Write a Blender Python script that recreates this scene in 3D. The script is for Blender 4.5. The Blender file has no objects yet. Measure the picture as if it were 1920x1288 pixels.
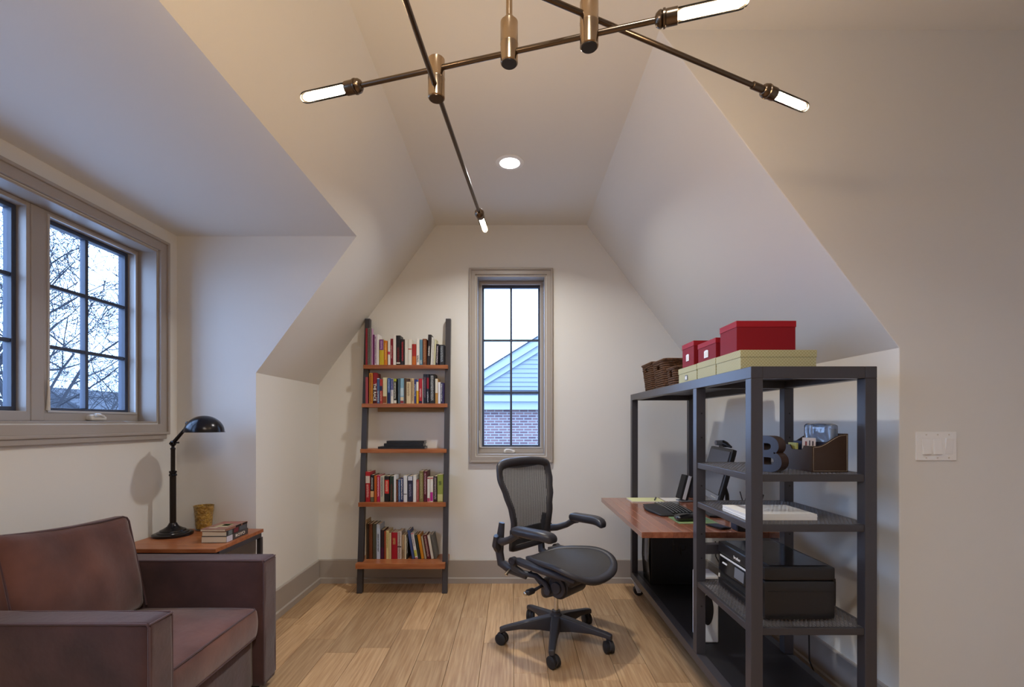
import bpy, math, random
from mathutils import Vector, Matrix, noise
random.seed(7)
S = bpy.context.scene
C = S.collection
PI = math.pi

# ------------------------------------------------------------------ camera
cam_d = bpy.data.cameras.new('camera')
cam = bpy.data.objects.new('camera', cam_d); C.objects.link(cam)
cam.location = (0, 0, 1.30); cam.rotation_euler = (PI/2, 0, 0)
cam_d.sensor_width = 36.0; cam_d.sensor_fit = 'HORIZONTAL'
cam_d.lens = 900/1920*36
cam_d.shift_x = -2/1920; cam_d.shift_y = 148/1920
cam_d.clip_start = 0.02; cam_d.clip_end = 200
S.camera = cam

# ------------------------------------------------------------------ sky (even overcast dusk)
w = bpy.data.worlds.new('sky'); S.world = w; w.use_nodes = True
bg = w.node_tree.nodes['Background']
bg.inputs[0].default_value = (0.39, 0.59, 1.0, 1); bg.inputs[1].default_value = 6.9
S.view_settings.view_transform = 'Standard'; S.view_settings.look = 'None'
S.view_settings.exposure = 0.2; S.view_settings.gamma = 1.0
S.view_settings.use_curve_mapping = False
LAMP_BULB = 130.0        # tubular bulbs of the hanging fixture
LAMP_DOWN = 17.0         # recessed ceiling lights, watts

# ------------------------------------------------------------------ materials
def lin(c):
    if isinstance(c, str):
        c = [int(c[i:i+2], 16)/255 for i in (0, 2, 4)]
    return tuple(((x/12.92) if x <= 0.04045 else ((x+0.055)/1.055)**2.4) for x in c[:3])
M = {}
def mat(name, col, rough=0.5, metal=0.0, bump=0.0, bscale=60.0, var=0.0, vscale=8.0, spec=0.5,
        stretch=None, col2=None, coat=0.0, sheen=0.0, objcol=False, rnd=0.0, detail=4.0):
    m = bpy.data.materials.new(name); m.use_nodes = True
    nt = m.node_tree; N = nt.nodes; L = nt.links
    p = N['Principled BSDF']
    c = lin(col)
    p.inputs['Base Color'].default_value = (*c, 1)
    p.inputs['Roughness'].default_value = rough
    p.inputs['Metallic'].default_value = metal
    p.inputs['Specular IOR Level'].default_value = spec
    p.inputs['Coat Weight'].default_value = coat
    p.inputs['Coat Roughness'].default_value = 0.15
    p.inputs['Sheen Weight'].default_value = sheen
    if bump or var or stretch or rnd:
        tc = N.new('ShaderNodeTexCoord'); mp = N.new('ShaderNodeMapping')
        L.new(tc.outputs['Object'], mp.inputs[0])
        if stretch: mp.inputs['Scale'].default_value = stretch
        vec = mp.outputs[0]
        if rnd:
            oi = N.new('ShaderNodeObjectInfo'); ad = N.new('ShaderNodeVectorMath'); ad.operation = 'MULTIPLY_ADD'
            cb = N.new('ShaderNodeCombineXYZ')
            for k in range(3): L.new(oi.outputs['Random'], cb.inputs[k])
            ad.inputs[1].default_value = (37, 91, 53); L.new(cb.outputs[0], ad.inputs[0]); L.new(vec, ad.inputs[2]); vec = ad.outputs[0]
    base = None
    if objcol:
        oc = N.new('ShaderNodeObjectInfo'); base = oc.outputs['Color']; L.new(base, p.inputs['Base Color'])
    if var or col2:
        nz = N.new('ShaderNodeTexNoise'); nz.inputs['Scale'].default_value = vscale; nz.inputs['Detail'].default_value = detail
        L.new(vec, nz.inputs['Vector'])
        mx = N.new('ShaderNodeMix'); mx.data_type = 'RGBA'
        cr = N.new('ShaderNodeMapRange'); cr.inputs[1].default_value = 0.3; cr.inputs[2].default_value = 0.7
        L.new(nz.outputs['Fac'], cr.inputs[0]); L.new(cr.outputs[0], mx.inputs[0])
        c2 = lin(col2) if col2 else tuple(x*(1-var) for x in c)
        mx.inputs[6].default_value = (*c, 1); mx.inputs[7].default_value = (*c2, 1)
        out = mx.outputs[2]
        if rnd:
            hs = N.new('ShaderNodeHueSaturation'); mr = N.new('ShaderNodeMapRange')
            mr.inputs[3].default_value = 1-rnd; mr.inputs[4].default_value = 1+rnd
            L.new(oi.outputs['Random'], mr.inputs[0]); L.new(mr.outputs[0], hs.inputs['Value']); L.new(out, hs.inputs['Color']); out = hs.outputs[0]
        L.new(out, p.inputs['Base Color'])
    if bump:
        nb = N.new('ShaderNodeTexNoise'); nb.inputs['Scale'].default_value = bscale; nb.inputs['Detail'].default_value = 3
        L.new(vec, nb.inputs['Vector'])
        b = N.new('ShaderNodeBump'); b.inputs['Strength'].default_value = bump; b.inputs['Distance'].default_value = 0.01
        L.new(nb.outputs['Fac'], b.inputs['Height']); L.new(b.outputs[0], p.inputs['Normal'])
    M[name] = m
    return m
def emis(name, col, s):
    m = bpy.data.materials.new(name); m.use_nodes = True
    nt = m.node_tree; nt.nodes.remove(nt.nodes['Principled BSDF'])
    e = nt.nodes.new('ShaderNodeEmission'); e.inputs[0].default_value = (*col, 1); e.inputs[1].default_value = s
    nt.links.new(e.outputs[0], nt.nodes['Material Output'].inputs[0]); M[name] = m
def seethrough(name, tint, gloss=0.08, rough=0.02, base=None, basefac=0.0):
    """clear sheet: straight transmission with a mirror film on top"""
    m = bpy.data.materials.new(name); m.use_nodes = True
    nt = m.node_tree; N = nt.nodes; L = nt.links; N.remove(N['Principled BSDF'])
    t = N.new('ShaderNodeBsdfTransparent'); t.inputs[0].default_value = (*tint, 1)
    g = N.new('ShaderNodeBsdfGlossy'); g.inputs['Roughness'].default_value = rough
    mx = N.new('ShaderNodeMixShader'); lw = N.new('ShaderNodeLayerWeight'); lw.inputs[0].default_value = gloss
    L.new(lw.outputs['Fresnel'], mx.inputs[0]); L.new(t.outputs[0], mx.inputs[1]); L.new(g.outputs[0], mx.inputs[2])
    out = mx
    if base:
        d = N.new('ShaderNodeBsdfPrincipled'); d.inputs['Base Color'].default_value = (*lin(base), 1); d.inputs['Roughness'].default_value = 0.25
        m2 = N.new('ShaderNodeMixShader'); m2.inputs[0].default_value = basefac
        L.new(mx.outputs[0], m2.inputs[1]); L.new(d.outputs[0], m2.inputs[2]); out = m2
    L.new(out.outputs[0], N['Material Output'].inputs[0]); M[name] = m
def stripes_mesh(name, col, scale, width, axis='Z', ang=0.0):
    """woven see-through fabric: fine cords with open gaps"""
    m = bpy.data.materials.new(name); m.use_nodes = True
    nt = m.node_tree; N = nt.nodes; L = nt.links; p = N['Principled BSDF']
    p.inputs['Base Color'].default_value = (*lin(col), 1); p.inputs['Roughness'].default_value = 0.55
    tc = N.new('ShaderNodeTexCoord'); mp = N.new('ShaderNodeMapping'); mp.inputs['Rotation'].default_value = (ang, 0, 0)
    wv = N.new('ShaderNodeTexWave'); wv.bands_direction = axis; wv.inputs['Scale'].default_value = scale; wv.inputs['Distortion'].default_value = 0.0
    L.new(tc.outputs['Object'], mp.inputs[0]); L.new(mp.outputs[0], wv.inputs[0])
    lt = N.new('ShaderNodeMath'); lt.operation = 'GREATER_THAN'; lt.inputs[1].default_value = width
    L.new(wv.outputs['Fac'], lt.inputs[0])
    t = N.new('ShaderNodeBsdfTransparent'); mx = N.new('ShaderNodeMixShader')
    L.new(lt.outputs[0], mx.inputs[0]); L.new(p.outputs[0], mx.inputs[1]); L.new(t.outputs[0], mx.inputs[2])
    L.new(mx.outputs[0], N['Material Output'].inputs[0]); M[name] = m
def print_mat(name):
    """small flat print on a spine, ink colour from the object colour"""
    m = bpy.data.materials.new(name); m.use_nodes = True
    nt = m.node_tree; N = nt.nodes; L = nt.links; p = N['Principled BSDF']
    oi = N.new('ShaderNodeObjectInfo'); L.new(oi.outputs['Color'], p.inputs['Base Color']); p.inputs['Roughness'].default_value = 0.5
    tc = N.new('ShaderNodeTexCoord'); mp = N.new('ShaderNodeMapping'); mp.inputs['Scale'].default_value = (260, 1, 170)
    nz = N.new('ShaderNodeTexNoise'); nz.inputs['Scale'].default_value = 1.0; nz.inputs['Detail'].default_value = 2
    L.new(tc.outputs['Object'], mp.inputs[0]); L.new(mp.outputs[0], nz.inputs['Vector'])
    gt = N.new('ShaderNodeMath'); gt.operation = 'GREATER_THAN'; gt.inputs[1].default_value = 0.5
    L.new(nz.outputs['Fac'], gt.inputs[0])
    t = N.new('ShaderNodeBsdfTransparent'); mx = N.new('ShaderNodeMixShader')
    L.new(gt.outputs[0], mx.inputs[0]); L.new(t.outputs[0], mx.inputs[1]); L.new(p.outputs[0], mx.inputs[2])
    L.new(mx.outputs[0], N['Material Output'].inputs[0]); M[name] = m

mat('wall_paint', 'e2e0da', 0.62, bump=0.02, bscale=160, spec=0.25)
mat('trim_paint', 'a69d94', 0.38, spec=0.5)
mat('oak', 'c6a57d', 0.38, bump=0.05, bscale=30, vscale=5.0, col2='a27d58', stretch=(18, 0.8, 18), rnd=0.2, detail=7.0, spec=0.45)
mat('subfloor', '6b5540', 0.8)
mat('cherry', 'b06e42', 0.32, bump=0.02, bscale=40, vscale=5.0, col2='8c4c2c', stretch=(1.2, 9, 9), rnd=0.06, detail=6.0)
mat('cherry_stave', '9d6449', 0.22, bump=0.02, bscale=40, vscale=5.0, col2='814a34', stretch=(9, 1.2, 9), rnd=0.14, detail=6.0, coat=0.5)
mat('pale_wood', 'a8844f', 0.5, vscale=6, col2='8b6a3b', stretch=(1, 8, 8))
mat('steel_black', '49474b', 0.34, metal=0.35, bump=0.01, bscale=300, spec=0.5)
mat('steel_shelf', '403e41', 0.45, metal=0.25)
mat('panel_black', '17161a', 0.5)
mat('chair_black', '36353a', 0.45, spec=0.45, bump=0.01, bscale=500)
mat('chair_soft', '2f2e33', 0.38, spec=0.5)
mat('chrome', 'd5d2cc', 0.16, metal=1.0)
mat('nickel', 'b09a80', 0.2, metal=1.0)
mat('nickel_dark', '6b5d4f', 0.26, metal=1.0)
mat('cap_dark', '3c3a3a', 0.4, metal=0.4)
mat('suede', '523634', 0.85, bump=0.12, bscale=45, vscale=5.0, col2='382526', sheen=0.3, spec=0.2, detail=6)
mat('suede_light', '70493f', 0.85, bump=0.12, bscale=30, vscale=4.0, col2='452b28', sheen=0.35, spec=0.2, detail=6)
mat('piping', '4c3538', 0.8, sheen=0.3, spec=0.2)
mat('lamp_bronze', '1c1a1e', 0.22, metal=0.5, spec=0.6)
mat('lamp_post', '2b2521', 0.4, metal=0.6)
mat('amber_glass', 'c09a48', 0.3, bump=1.0, bscale=80, vscale=60, col2='76561e', spec=0.7)
seethrough('clear_dish', (0.85, 0.87, 0.88), 0.3, 0.05, 'd8dade', 0.35)
mat('page', 'd8c9ae', 0.8, bump=0.05, bscale=400)
mat('cover', 'ffffff', 0.42, objcol=True, spec=0.4)
mat('plain', 'ffffff', 0.5, objcol=True, spec=0.3)
mat('cloth_cover', 'ffffff', 0.7, objcol=True, bump=0.05, bscale=600, spec=0.2)
print_mat('print')
mat('black_plastic', '1b1b1e', 0.38, spec=0.5)
mat('black_gloss', '121215', 0.14, spec=0.6)
mat('key_black', '2a2b30', 0.18, spec=0.7)
mat('black_matte', '151417', 0.6)
mat('grey_plastic', '6f7278', 0.35)
mat('screen', '5a5c64', 0.4, spec=0.4)
mat('white_plastic', 'f0f0ee', 0.35)
mat('off_white', 'd6cfc4', 0.4)
mat('paper', 'e9e6e0', 0.75)
mat('yellow_paper', 'd9dba6', 0.75)
mat('red_box', '84141f', 0.6, bump=0.03, bscale=500, spec=0.2)
mat('red_lid', '9c1a26', 0.55, bump=0.03, bscale=500, spec=0.22)
mat('leather', '3a2a20', 0.42, bump=0.06, bscale=220, spec=0.4)
mat('leather_in', '2c2e40', 0.6)
mat('stitch', 'b7a993', 0.7)
mat('letter_metal', '4a4c55', 0.38, metal=0.5)
mat('letter_wood', '3b2417', 0.5, vscale=12, col2='2a1810', stretch=(6, 6, 1))
mat('rope', '6d4a31', 0.7, bump=0.5, bscale=90, vscale=120, col2='33200f', spec=0.2)
mat('dark_inside', '0f0c0a', 0.9)
mat('rubber', '1d1c1e', 0.6)
mat('zinc', 'dcdee0', 0.38)
mat('mesh_steel', '6a686a', 0.4, metal=0.2)
mat('window_dark', '3a4152', 0.45)
mat('window_white', 'b9b5b2', 0.4)
seethrough('window_glass', (0.97, 0.99, 1.0), 0.06, 0.01)
seethrough('bulb_glass', (1.0, 0.97, 0.9), 0.2, 0.02)
seethrough('plastic_film', (0.85, 0.92, 1.0), 0.45, 0.12, 'b9cbe6', 0.25)
emis('bulb_glow', (1.0, 0.74, 0.49), LAMP_BULB)
emis('down_glow', (1.0, 0.97, 0.93), 14.0)
mat('bark', '2b2a2e', 0.9)
mat('pale_ground', 'a2a4a6', 0.95, var=0.15, vscale=2)  # unseen ground outside, made pale to bounce daylight onto the dormer ceiling
mat('siding', '868b91', 0.6)
mat('fascia', '9a9fa4', 0.5)
mat('shingle', '3f4148', 0.85, var=0.3, vscale=10)
mat('far_house', '50525a', 0.9)
mat('far_roof', '34363c', 0.9)
mat('evergreen', '3a4453', 0.95, bump=1.0, bscale=6, var=0.5, vscale=5)
def brick_mat():
    m = bpy.data.materials.new('brickwork'); m.use_nodes = True
    nt = m.node_tree; N = nt.nodes; L = nt.links; p = N['Principled BSDF']; p.inputs['Roughness'].default_value = 0.9
    tc = N.new('ShaderNodeTexCoord'); sp = N.new('ShaderNodeSeparateXYZ'); cb = N.new('ShaderNodeCombineXYZ')
    L.new(tc.outputs['Object'], sp.inputs[0]); L.new(sp.outputs[0], cb.inputs[0]); L.new(sp.outputs[2], cb.inputs[1])
    br = N.new('ShaderNodeTexBrick'); L.new(cb.outputs[0], br.inputs[0])
    br.inputs['Color1'].default_value = (*lin('7c5f5b'), 1); br.inputs['Color2'].default_value = (*lin('5c4347'), 1); br.inputs['Mortar'].default_value = (*lin('8e8a88'), 1)
    br.inputs['Scale'].default_value = 1.0; br.inputs['Brick Width'].default_value = 0.21; br.inputs['Row Height'].default_value = 0.068
    br.inputs['Mortar Size'].default_value = 0.011
    L.new(br.outputs['Color'], p.inputs['Base Color']); M['brickwork'] = m
brick_mat()
def grid_paper_mat():
    m = bpy.data.materials.new('green_paper'); m.use_nodes = True
    nt = m.node_tree; N = nt.nodes; L = nt.links; p = N['Principled BSDF']; p.inputs['Roughness'].default_value = 0.6
    tc = N.new('ShaderNodeTexCoord')
    ck = N.new('ShaderNodeTexChecker'); ck.inputs['Scale'].default_value = 150
    ck.inputs[1].default_value = (*lin('bcb88f'), 1); ck.inputs[2].default_value = (*lin('aaa375'), 1)
    L.new(tc.outputs['Object'], ck.inputs[0]); L.new(ck.outputs[0], p.inputs['Base Color']); M['green_paper'] = m
grid_paper_mat()

stripes_mesh('back_weave', '3c3d3e', 62.0, 0.86, 'X', 0.0)
mat('seat_weave', '403d3c', 0.6, bump=0.25, bscale=420, var=0.35, vscale=300)
# ------------------------------------------------------------------ mesh builder
class MB:
    def __init__(s): s.v = []; s.f = []
    def add(s, vs, fs):
        o = len(s.v); s.v += [tuple(x) for x in vs]; s.f += [tuple(i+o for i in f) for f in fs]; return s
    def box(s, x0, x1, y0, y1, z0, z1):
        return s.add([(x0,y0,z0),(x1,y0,z0),(x1,y1,z0),(x0,y1,z0),(x0,y0,z1),(x1,y0,z1),(x1,y1,z1),(x0,y1,z1)],
                     [(0,3,2,1),(4,5,6,7),(0,1,5,4),(1,2,6,5),(2,3,7,6),(3,0,4,7)])
    def obox(s, c, hx, hy, hz, mtx):
        vs = [Vector(c)+mtx@Vector((a*hx,b*hy,d*hz)) for d in (-1,1) for a,b in ((-1,-1),(1,-1),(1,1),(-1,1))]
        return s.add(vs, [(0,3,2,1),(4,5,6,7),(0,1,5,4),(1,2,6,5),(2,3,7,6),(3,0,4,7)])
    def prism(s, poly, axis, a0, a1):
        """poly: 2d points in the other two axes, extruded along axis"""
        n = len(poly)
        def P(p, a):
            return {'x': (a, p[0], p[1]), 'y': (p[0], a, p[1]), 'z': (p[0], p[1], a)}[axis]
        vs = [P(p, a0) for p in poly]+[P(p, a1) for p in poly]
        fs = [tuple(range(n))[::-1], tuple(range(n, 2*n))]+[(i, (i+1) % n, n+(i+1) % n, n+i) for i in range(n)]
        return s.add(vs, fs)
    def tube(s, pts, r, n=10, cap=True, flat=1.0, up=None, closed=False):
        pts = [Vector(p) for p in pts]; k = len(pts)
        rs = r if isinstance(r, (list, tuple)) else [r]*k
        vs = []; prev = None
        for i, p in enumerate(pts):
            if closed: t = pts[(i+1) % k]-pts[i-1]
            else: t = pts[min(i+1, k-1)]-pts[max(i-1, 0)]
            t.normalize()
            u = Vector(up) if up else (prev if prev is not None else (Vector((0,0,1)) if abs(t.z) < 0.9 else Vector((1,0,0))))
            a = t.cross(u)
            if a.length < 1e-6: a = t.cross(Vector((1,0,0.3)))
            a.normalize(); b = a.cross(t); b.normalize(); prev = b
            for j in range(n):
                an = 2*PI*j/n
                vs.append(p+a*math.cos(an)*rs[i]+b*math.sin(an)*rs[i]*flat)
        fs = []
        for i in range(k if closed else k-1):
            for j in range(n):
                i2 = (i+1) % k
                fs.append((i*n+j, i*n+(j+1) % n, i2*n+(j+1) % n, i2*n+j))
        if cap and not closed:
            fs.append(tuple(range(n))[::-1]); fs.append(tuple((k-1)*n+j for j in range(n)))
        return s.add(vs, fs)
    def cyl(s, p0, p1, r, n=16, r1=None):
        return s.tube([p0, p1], [r, r if r1 is None else r1], n)
    def lathe(s, prof, c=(0,0,0), n=24, mtx=None):
        """prof: (r, h) pairs about local z"""
        vs = []; c = Vector(c)
        for r, h in prof:
            for j in range(n):
                an = 2*PI*j/n; p = Vector((r*math.cos(an), r*math.sin(an), h))
                vs.append(c+(mtx@p if mtx else p))
        k = len(prof); fs = []
        for i in range(k-1):
            for j in range(n):
                fs.append((i*n+j, i*n+(j+1) % n, (i+1)*n+(j+1) % n, (i+1)*n+j))
        if prof[0][0] > 1e-5: fs.append(tuple(range(n))[::-1])
        if prof[-1][0] > 1e-5: fs.append(tuple((k-1)*n+j for j in range(n)))
        return s.add(vs, fs)
    def rbox(s, c, h, r, n=8, fn=None, mtx=None):
        """soft box with rounded edges, n cells a side"""
        c = Vector(c); hx, hy, hz = h; idx = {}; vs = []; fs = []
        def key(i, j, k):
            t = (i, j, k)
            if t not in idx:
                def m(q, hh):                      # cells bunched at the rounded edges
                    u = 2*q/n-1; return max(-1, min(1, u*1.0))*hh
                p = Vector((m(i, hx), m(j, hy), m(k, hz)))
                q = Vector((max(-hx+r, min(hx-r, p.x)), max(-hy+r, min(hy-r, p.y)), max(-hz+r, min(hz-r, p.z))))
                d = p-q
                if d.length > 1e-9: p = q+d.normalized()*r
                if fn: p = Vector(fn(p, (p.x/hx, p.y/hy, p.z/hz)))
                idx[t] = len(vs); vs.append(c+(mtx@p if mtx else p))
            return idx[t]
        for a in range(n):
            for b in range(n):
                fs += [(key(a,b,0),key(a,b+1,0),key(a+1,b+1,0),key(a+1,b,0)), (key(a,b,n),key(a+1,b,n),key(a+1,b+1,n),key(a,b+1,n)),
                       (key(a,0,b),key(a+1,0,b),key(a+1,0,b+1),key(a,0,b+1)), (key(a,n,b),key(a,n,b+1),key(a+1,n,b+1),key(a+1,n,b)),
                       (key(0,a,b),key(0,a,b+1),key(0,a+1,b+1),key(0,a+1,b)), (key(n,a,b),key(n,a+1,b),key(n,a+1,b+1),key(n,a,b+1))]
        return s.add(vs, fs)
    def mesh(s, name):
        me = bpy.data.meshes.new(name); me.from_pydata(s.v, [], s.f); me.update(); return me
    def build(s, name, m, parent=None, bevel=0.0, smooth=False, seg=2, sub=0):
        o = bpy.data.objects.new(name, s.mesh(name)); C.objects.link(o)
        o.data.materials.append(M[m] if isinstance(m, str) else m)
        if parent: o.parent = parent
        if bevel:
            b = o.modifiers.new('bevel', 'BEVEL'); b.width = bevel; b.segments = seg; b.limit_method = 'ANGLE'; b.angle_limit = 0.7
        if sub:
            q = o.modifiers.new('sub', 'SUBSURF'); q.levels = sub; q.render_levels = sub
        if smooth:
            o.data.shade_smooth()
            if smooth != 'all':
                o.data.set_sharp_from_angle(angle=math.radians(38))
        return o
def text_obj(name, txt, size, m, parent, loc, rot, extrude=0.0004, align='CENTER', col=None, bold=0.0, sx=1.0):
    cu = bpy.data.curves.new(name, 'FONT'); cu.body = txt; cu.size = size; cu.extrude = extrude; cu.align_x = align; cu.align_y = 'CENTER'
    cu.offset = bold; cu.resolution_u = 3
    t = bpy.data.objects.new(name+'_c', cu); C.objects.link(t)
    dg = bpy.context.evaluated_depsgraph_get(); me = bpy.data.meshes.new_from_object(t.evaluated_get(dg))
    bpy.data.objects.remove(t); o = bpy.data.objects.new(name, me); C.objects.link(o)
    me.materials.clear(); me.materials.append(M[m]); o.parent = parent; o.location = loc; o.rotation_euler = rot; o.scale = (sx, 1, 1)
    if col: o.color = (*lin(col), 1)
    return o
def tag(o, label=None, cat=None, group=None, kind=None):
    if label: o['label'] = label
    if cat: o['category'] = cat
    if group: o['group'] = group
    if kind: o['kind'] = kind
    return o
def thing(name, label, cat, loc=(0,0,0), rotz=0.0, group=None):
    o = bpy.data.objects.new(name, None); C.objects.link(o); o.empty_display_size = 0.05
    o.location = loc; o.rotation_euler = (0, 0, rotz)
    return tag(o, label, cat, group)
def struct(o): o['kind'] = 'structure'; return o
def copy_tree(o, parent=None):
    c = o.copy(); C.objects.link(c); c.parent = parent
    for ch in [x for x in o.children]: copy_tree(ch, c)
    return c

# ================================================================== THE ROOM
YB = 3.90          # far wall
XL, XR = -1.58, 1.577   # knee walls
ZK = 1.605         # knee wall height
ZC = 2.903         # flat ceiling
XCL, XCR = -0.624, 0.598
YD = 2.95          # dormer cheek
XW = -2.065        # dormer window wall
ZD = 2.445         # dormer ceiling
XD = XL+(ZD-ZK)*(XCL-XL)/(ZC-ZK)
YF = 1.96          # wall at the right, facing the room
XE, YR = 2.7, -2.6
# floor with individual oak boards
fl = struct(MB().box(XW-0.2, XE+0.2, YR-0.2, YB+0.2, -0.12, -0.014).build('floor', 'subfloor'))
PW = 0.1778
ends = {-9:[3.19], -7:[2.88], -5:[2.77], -4:[3.015], -3:[2.62], -2:[3.20], -1:[2.83], 0:[3.56, 2.49], 3:[3.235, 2.585], 4:[3.53], 1:[3.0], 2:[2.42], 5:[2.9], 6:[3.3]}
k0 = int(math.floor((XW-0.004)/PW)); k1 = int(math.ceil((XE-0.004)/PW))
rg = random.Random(3)
for k in range(k0, k1):
    x0 = 0.004+k*PW; x1 = x0+PW
    ytop = YB
    if x1 > XR+0.1: ytop = YF
    if x0 < XL-0.1: ytop = YD
    ys = [y for y in ends.get(k, [rg.uniform(2.4, 3.5)]) if y < ytop-0.1]
    ys = [ytop]+sorted(ys, reverse=True)
    while ys[-1] > YR+0.5: ys.append(ys[-1]-rg.uniform(0.8, 1.6))
    ys[-1] = YR
    for a, b in zip(ys[:-1], ys[1:]):
        g = 0.0009
        p = MB().box(-(PW/2-g), PW/2-g, -(a-b)/2+g, (a-b)/2-g, -0.014, rg.uniform(-0.0006, 0.0))
        o = p.build('plank', 'oak', fl, bevel=0.0012, seg=1); o.location = ((x0+x1)/2, (a+b)/2, 0)

struct(MB().box(-0.75, XE+0.2, YR-0.2, YB+0.2, ZC, ZC+0.15).build('ceiling', 'wall_paint'))
# far wall with its window opening
WX0, WX1, WZ0, WZ1 = -0.300, 0.266, 1.030, 2.493
mb = MB()
for b in ((-2.3, WX0, 0, 3.05), (WX1, 2.3, 0, 3.05), (WX0, WX1, 0, WZ0), (WX0, WX1, WZ1, 3.05)):
    mb.box(b[0], b[1], YB, YB+0.17, b[2], b[3])
struct(mb.build('wall_back', 'wall_paint'))
# left: knee wall, dormer cheek and sloped ceiling
mb = MB()
mb.prism([(-2.3, -0.01), (XL, -0.01), (XL, ZK), (XD, ZD), (-2.3, ZD)], 'y', YD, YB)
mb.prism([(XD, ZD), (XCL, ZC), (XCL, 3.05), (-2.3, 3.05), (-2.3, ZD)], 'y', YR, YB)
struct(mb.build('wall_left', 'wall_paint'))
# dormer wall with its window opening
LY0, LY1, LZ0, LZ1 = -1.001, 2.785, 1.297, 2.295
mb = MB()
for b in ((YR, LY0, -0.01, ZD), (LY1, YD, -0.01, ZD), (LY0, LY1, -0.01, LZ0), (LY0, LY1, LZ1, ZD)):
    mb.box(XW-0.19, XW, b[0], b[1], b[2], b[3])
struct(mb.build('wall_dormer', 'wall_paint'))
# right: knee wall, sloped ceiling and the wall face beside the alcove
struct(MB().prism([(XR, -0.01), (XR, ZK), (XCR, ZC), (XCR, 3.05), (XE+0.1, 3.05), (XE+0.1, -0.01)], 'y', YF, YB).build('wall_right', 'wall_paint', bevel=0.003))
struct(MB().box(XE, XE+0.15, YR, YF, -0.01, ZC).build('wall_side', 'wall_paint'))
struct(MB().box(XW-0.2, XE+0.2, YR-0.15, YR, -0.01, ZC).build('wall_rear', 'wall_paint'))
# baseboards
bb = [(0, 0), (0.027, 0), (0.027, 0.040), (0.016, 0.046), (0.016, 0.184), (0.011, 0.190), (0, 0.190)]
struct(MB().prism([(YB-d, z) for d, z in bb], 'x', XL, XR).build('baseboard_back', 'trim_paint'))
struct(MB().prism([(XL+d, z) for d, z in bb], 'y', YD, YB-0.027).build('baseboard_left', 'trim_paint'))
struct(MB().prism([(XR-d, z) for d, z in bb], 'y', YF+0.0, YB-0.027).build('baseboard_right', 'trim_paint'))
struct(MB().prism([(YF-d, z) for d, z in bb], 'x', XR, XE).build('baseboard_front', 'trim_paint'))
struct(MB().prism([(XW+d, z) for d, z in bb], 'y', YR, YD).build('baseboard_dormer', 'trim_paint'))
struct(MB().prism([(YD-d, z) for d, z in bb], 'x', XW+0.027, XL).build('baseboard_cheek', 'trim_paint'))

# ------------------------------------------------------------------ windows
def ring(mb, x0, x1, z0, z1, t, y0, y1, tb=None):
    """a mitred rectangular frame, t wide inwards"""
    tb = t if tb is None else tb
    o = [(x0,z0),(x1,z0),(x1,z1),(x0,z1)]; i = [(x0+t,z0+tb),(x1-t,z0+tb),(x1-t,z1-t),(x0+t,z1-t)]
    vs = [(a,y0,c) for a,c in o]+[(a,y0,c) for a,c in i]+[(a,y1,c) for a,c in o]+[(a,y1,c) for a,c in i]
    fs = []
    for k in range(4):
        n = (k+1) % 4
        fs += [(k,n,4+n,4+k), (8+k,12+k,12+n,8+n), (k,8+k,8+n,n), (4+k,4+n,12+n,12+k)]
    return mb.add(vs, fs)
def casing(win, x0, x1, z0, z1, w_, sill=False):
    # x0..z1 is the clear opening
    mb = MB(); ring(mb, x0-w_, x1+w_, z0-w_, z1+w_, 0.016, -0.030, 0.0)
    o = mb.build('casing', 'trim_paint', win, bevel=0.004)
    ring(MB(), 0, 1, 0, 1, 0.1, 0, 1)
    mb = MB(); ring(mb, x0-w_+0.014, x1+w_-0.014, z0-w_+0.014, z1+w_-0.014, w_-0.014-0.006, -0.019, 0.0)
    mb.build('inner_casing', 'trim_paint', win, bevel=0.003)
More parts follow.
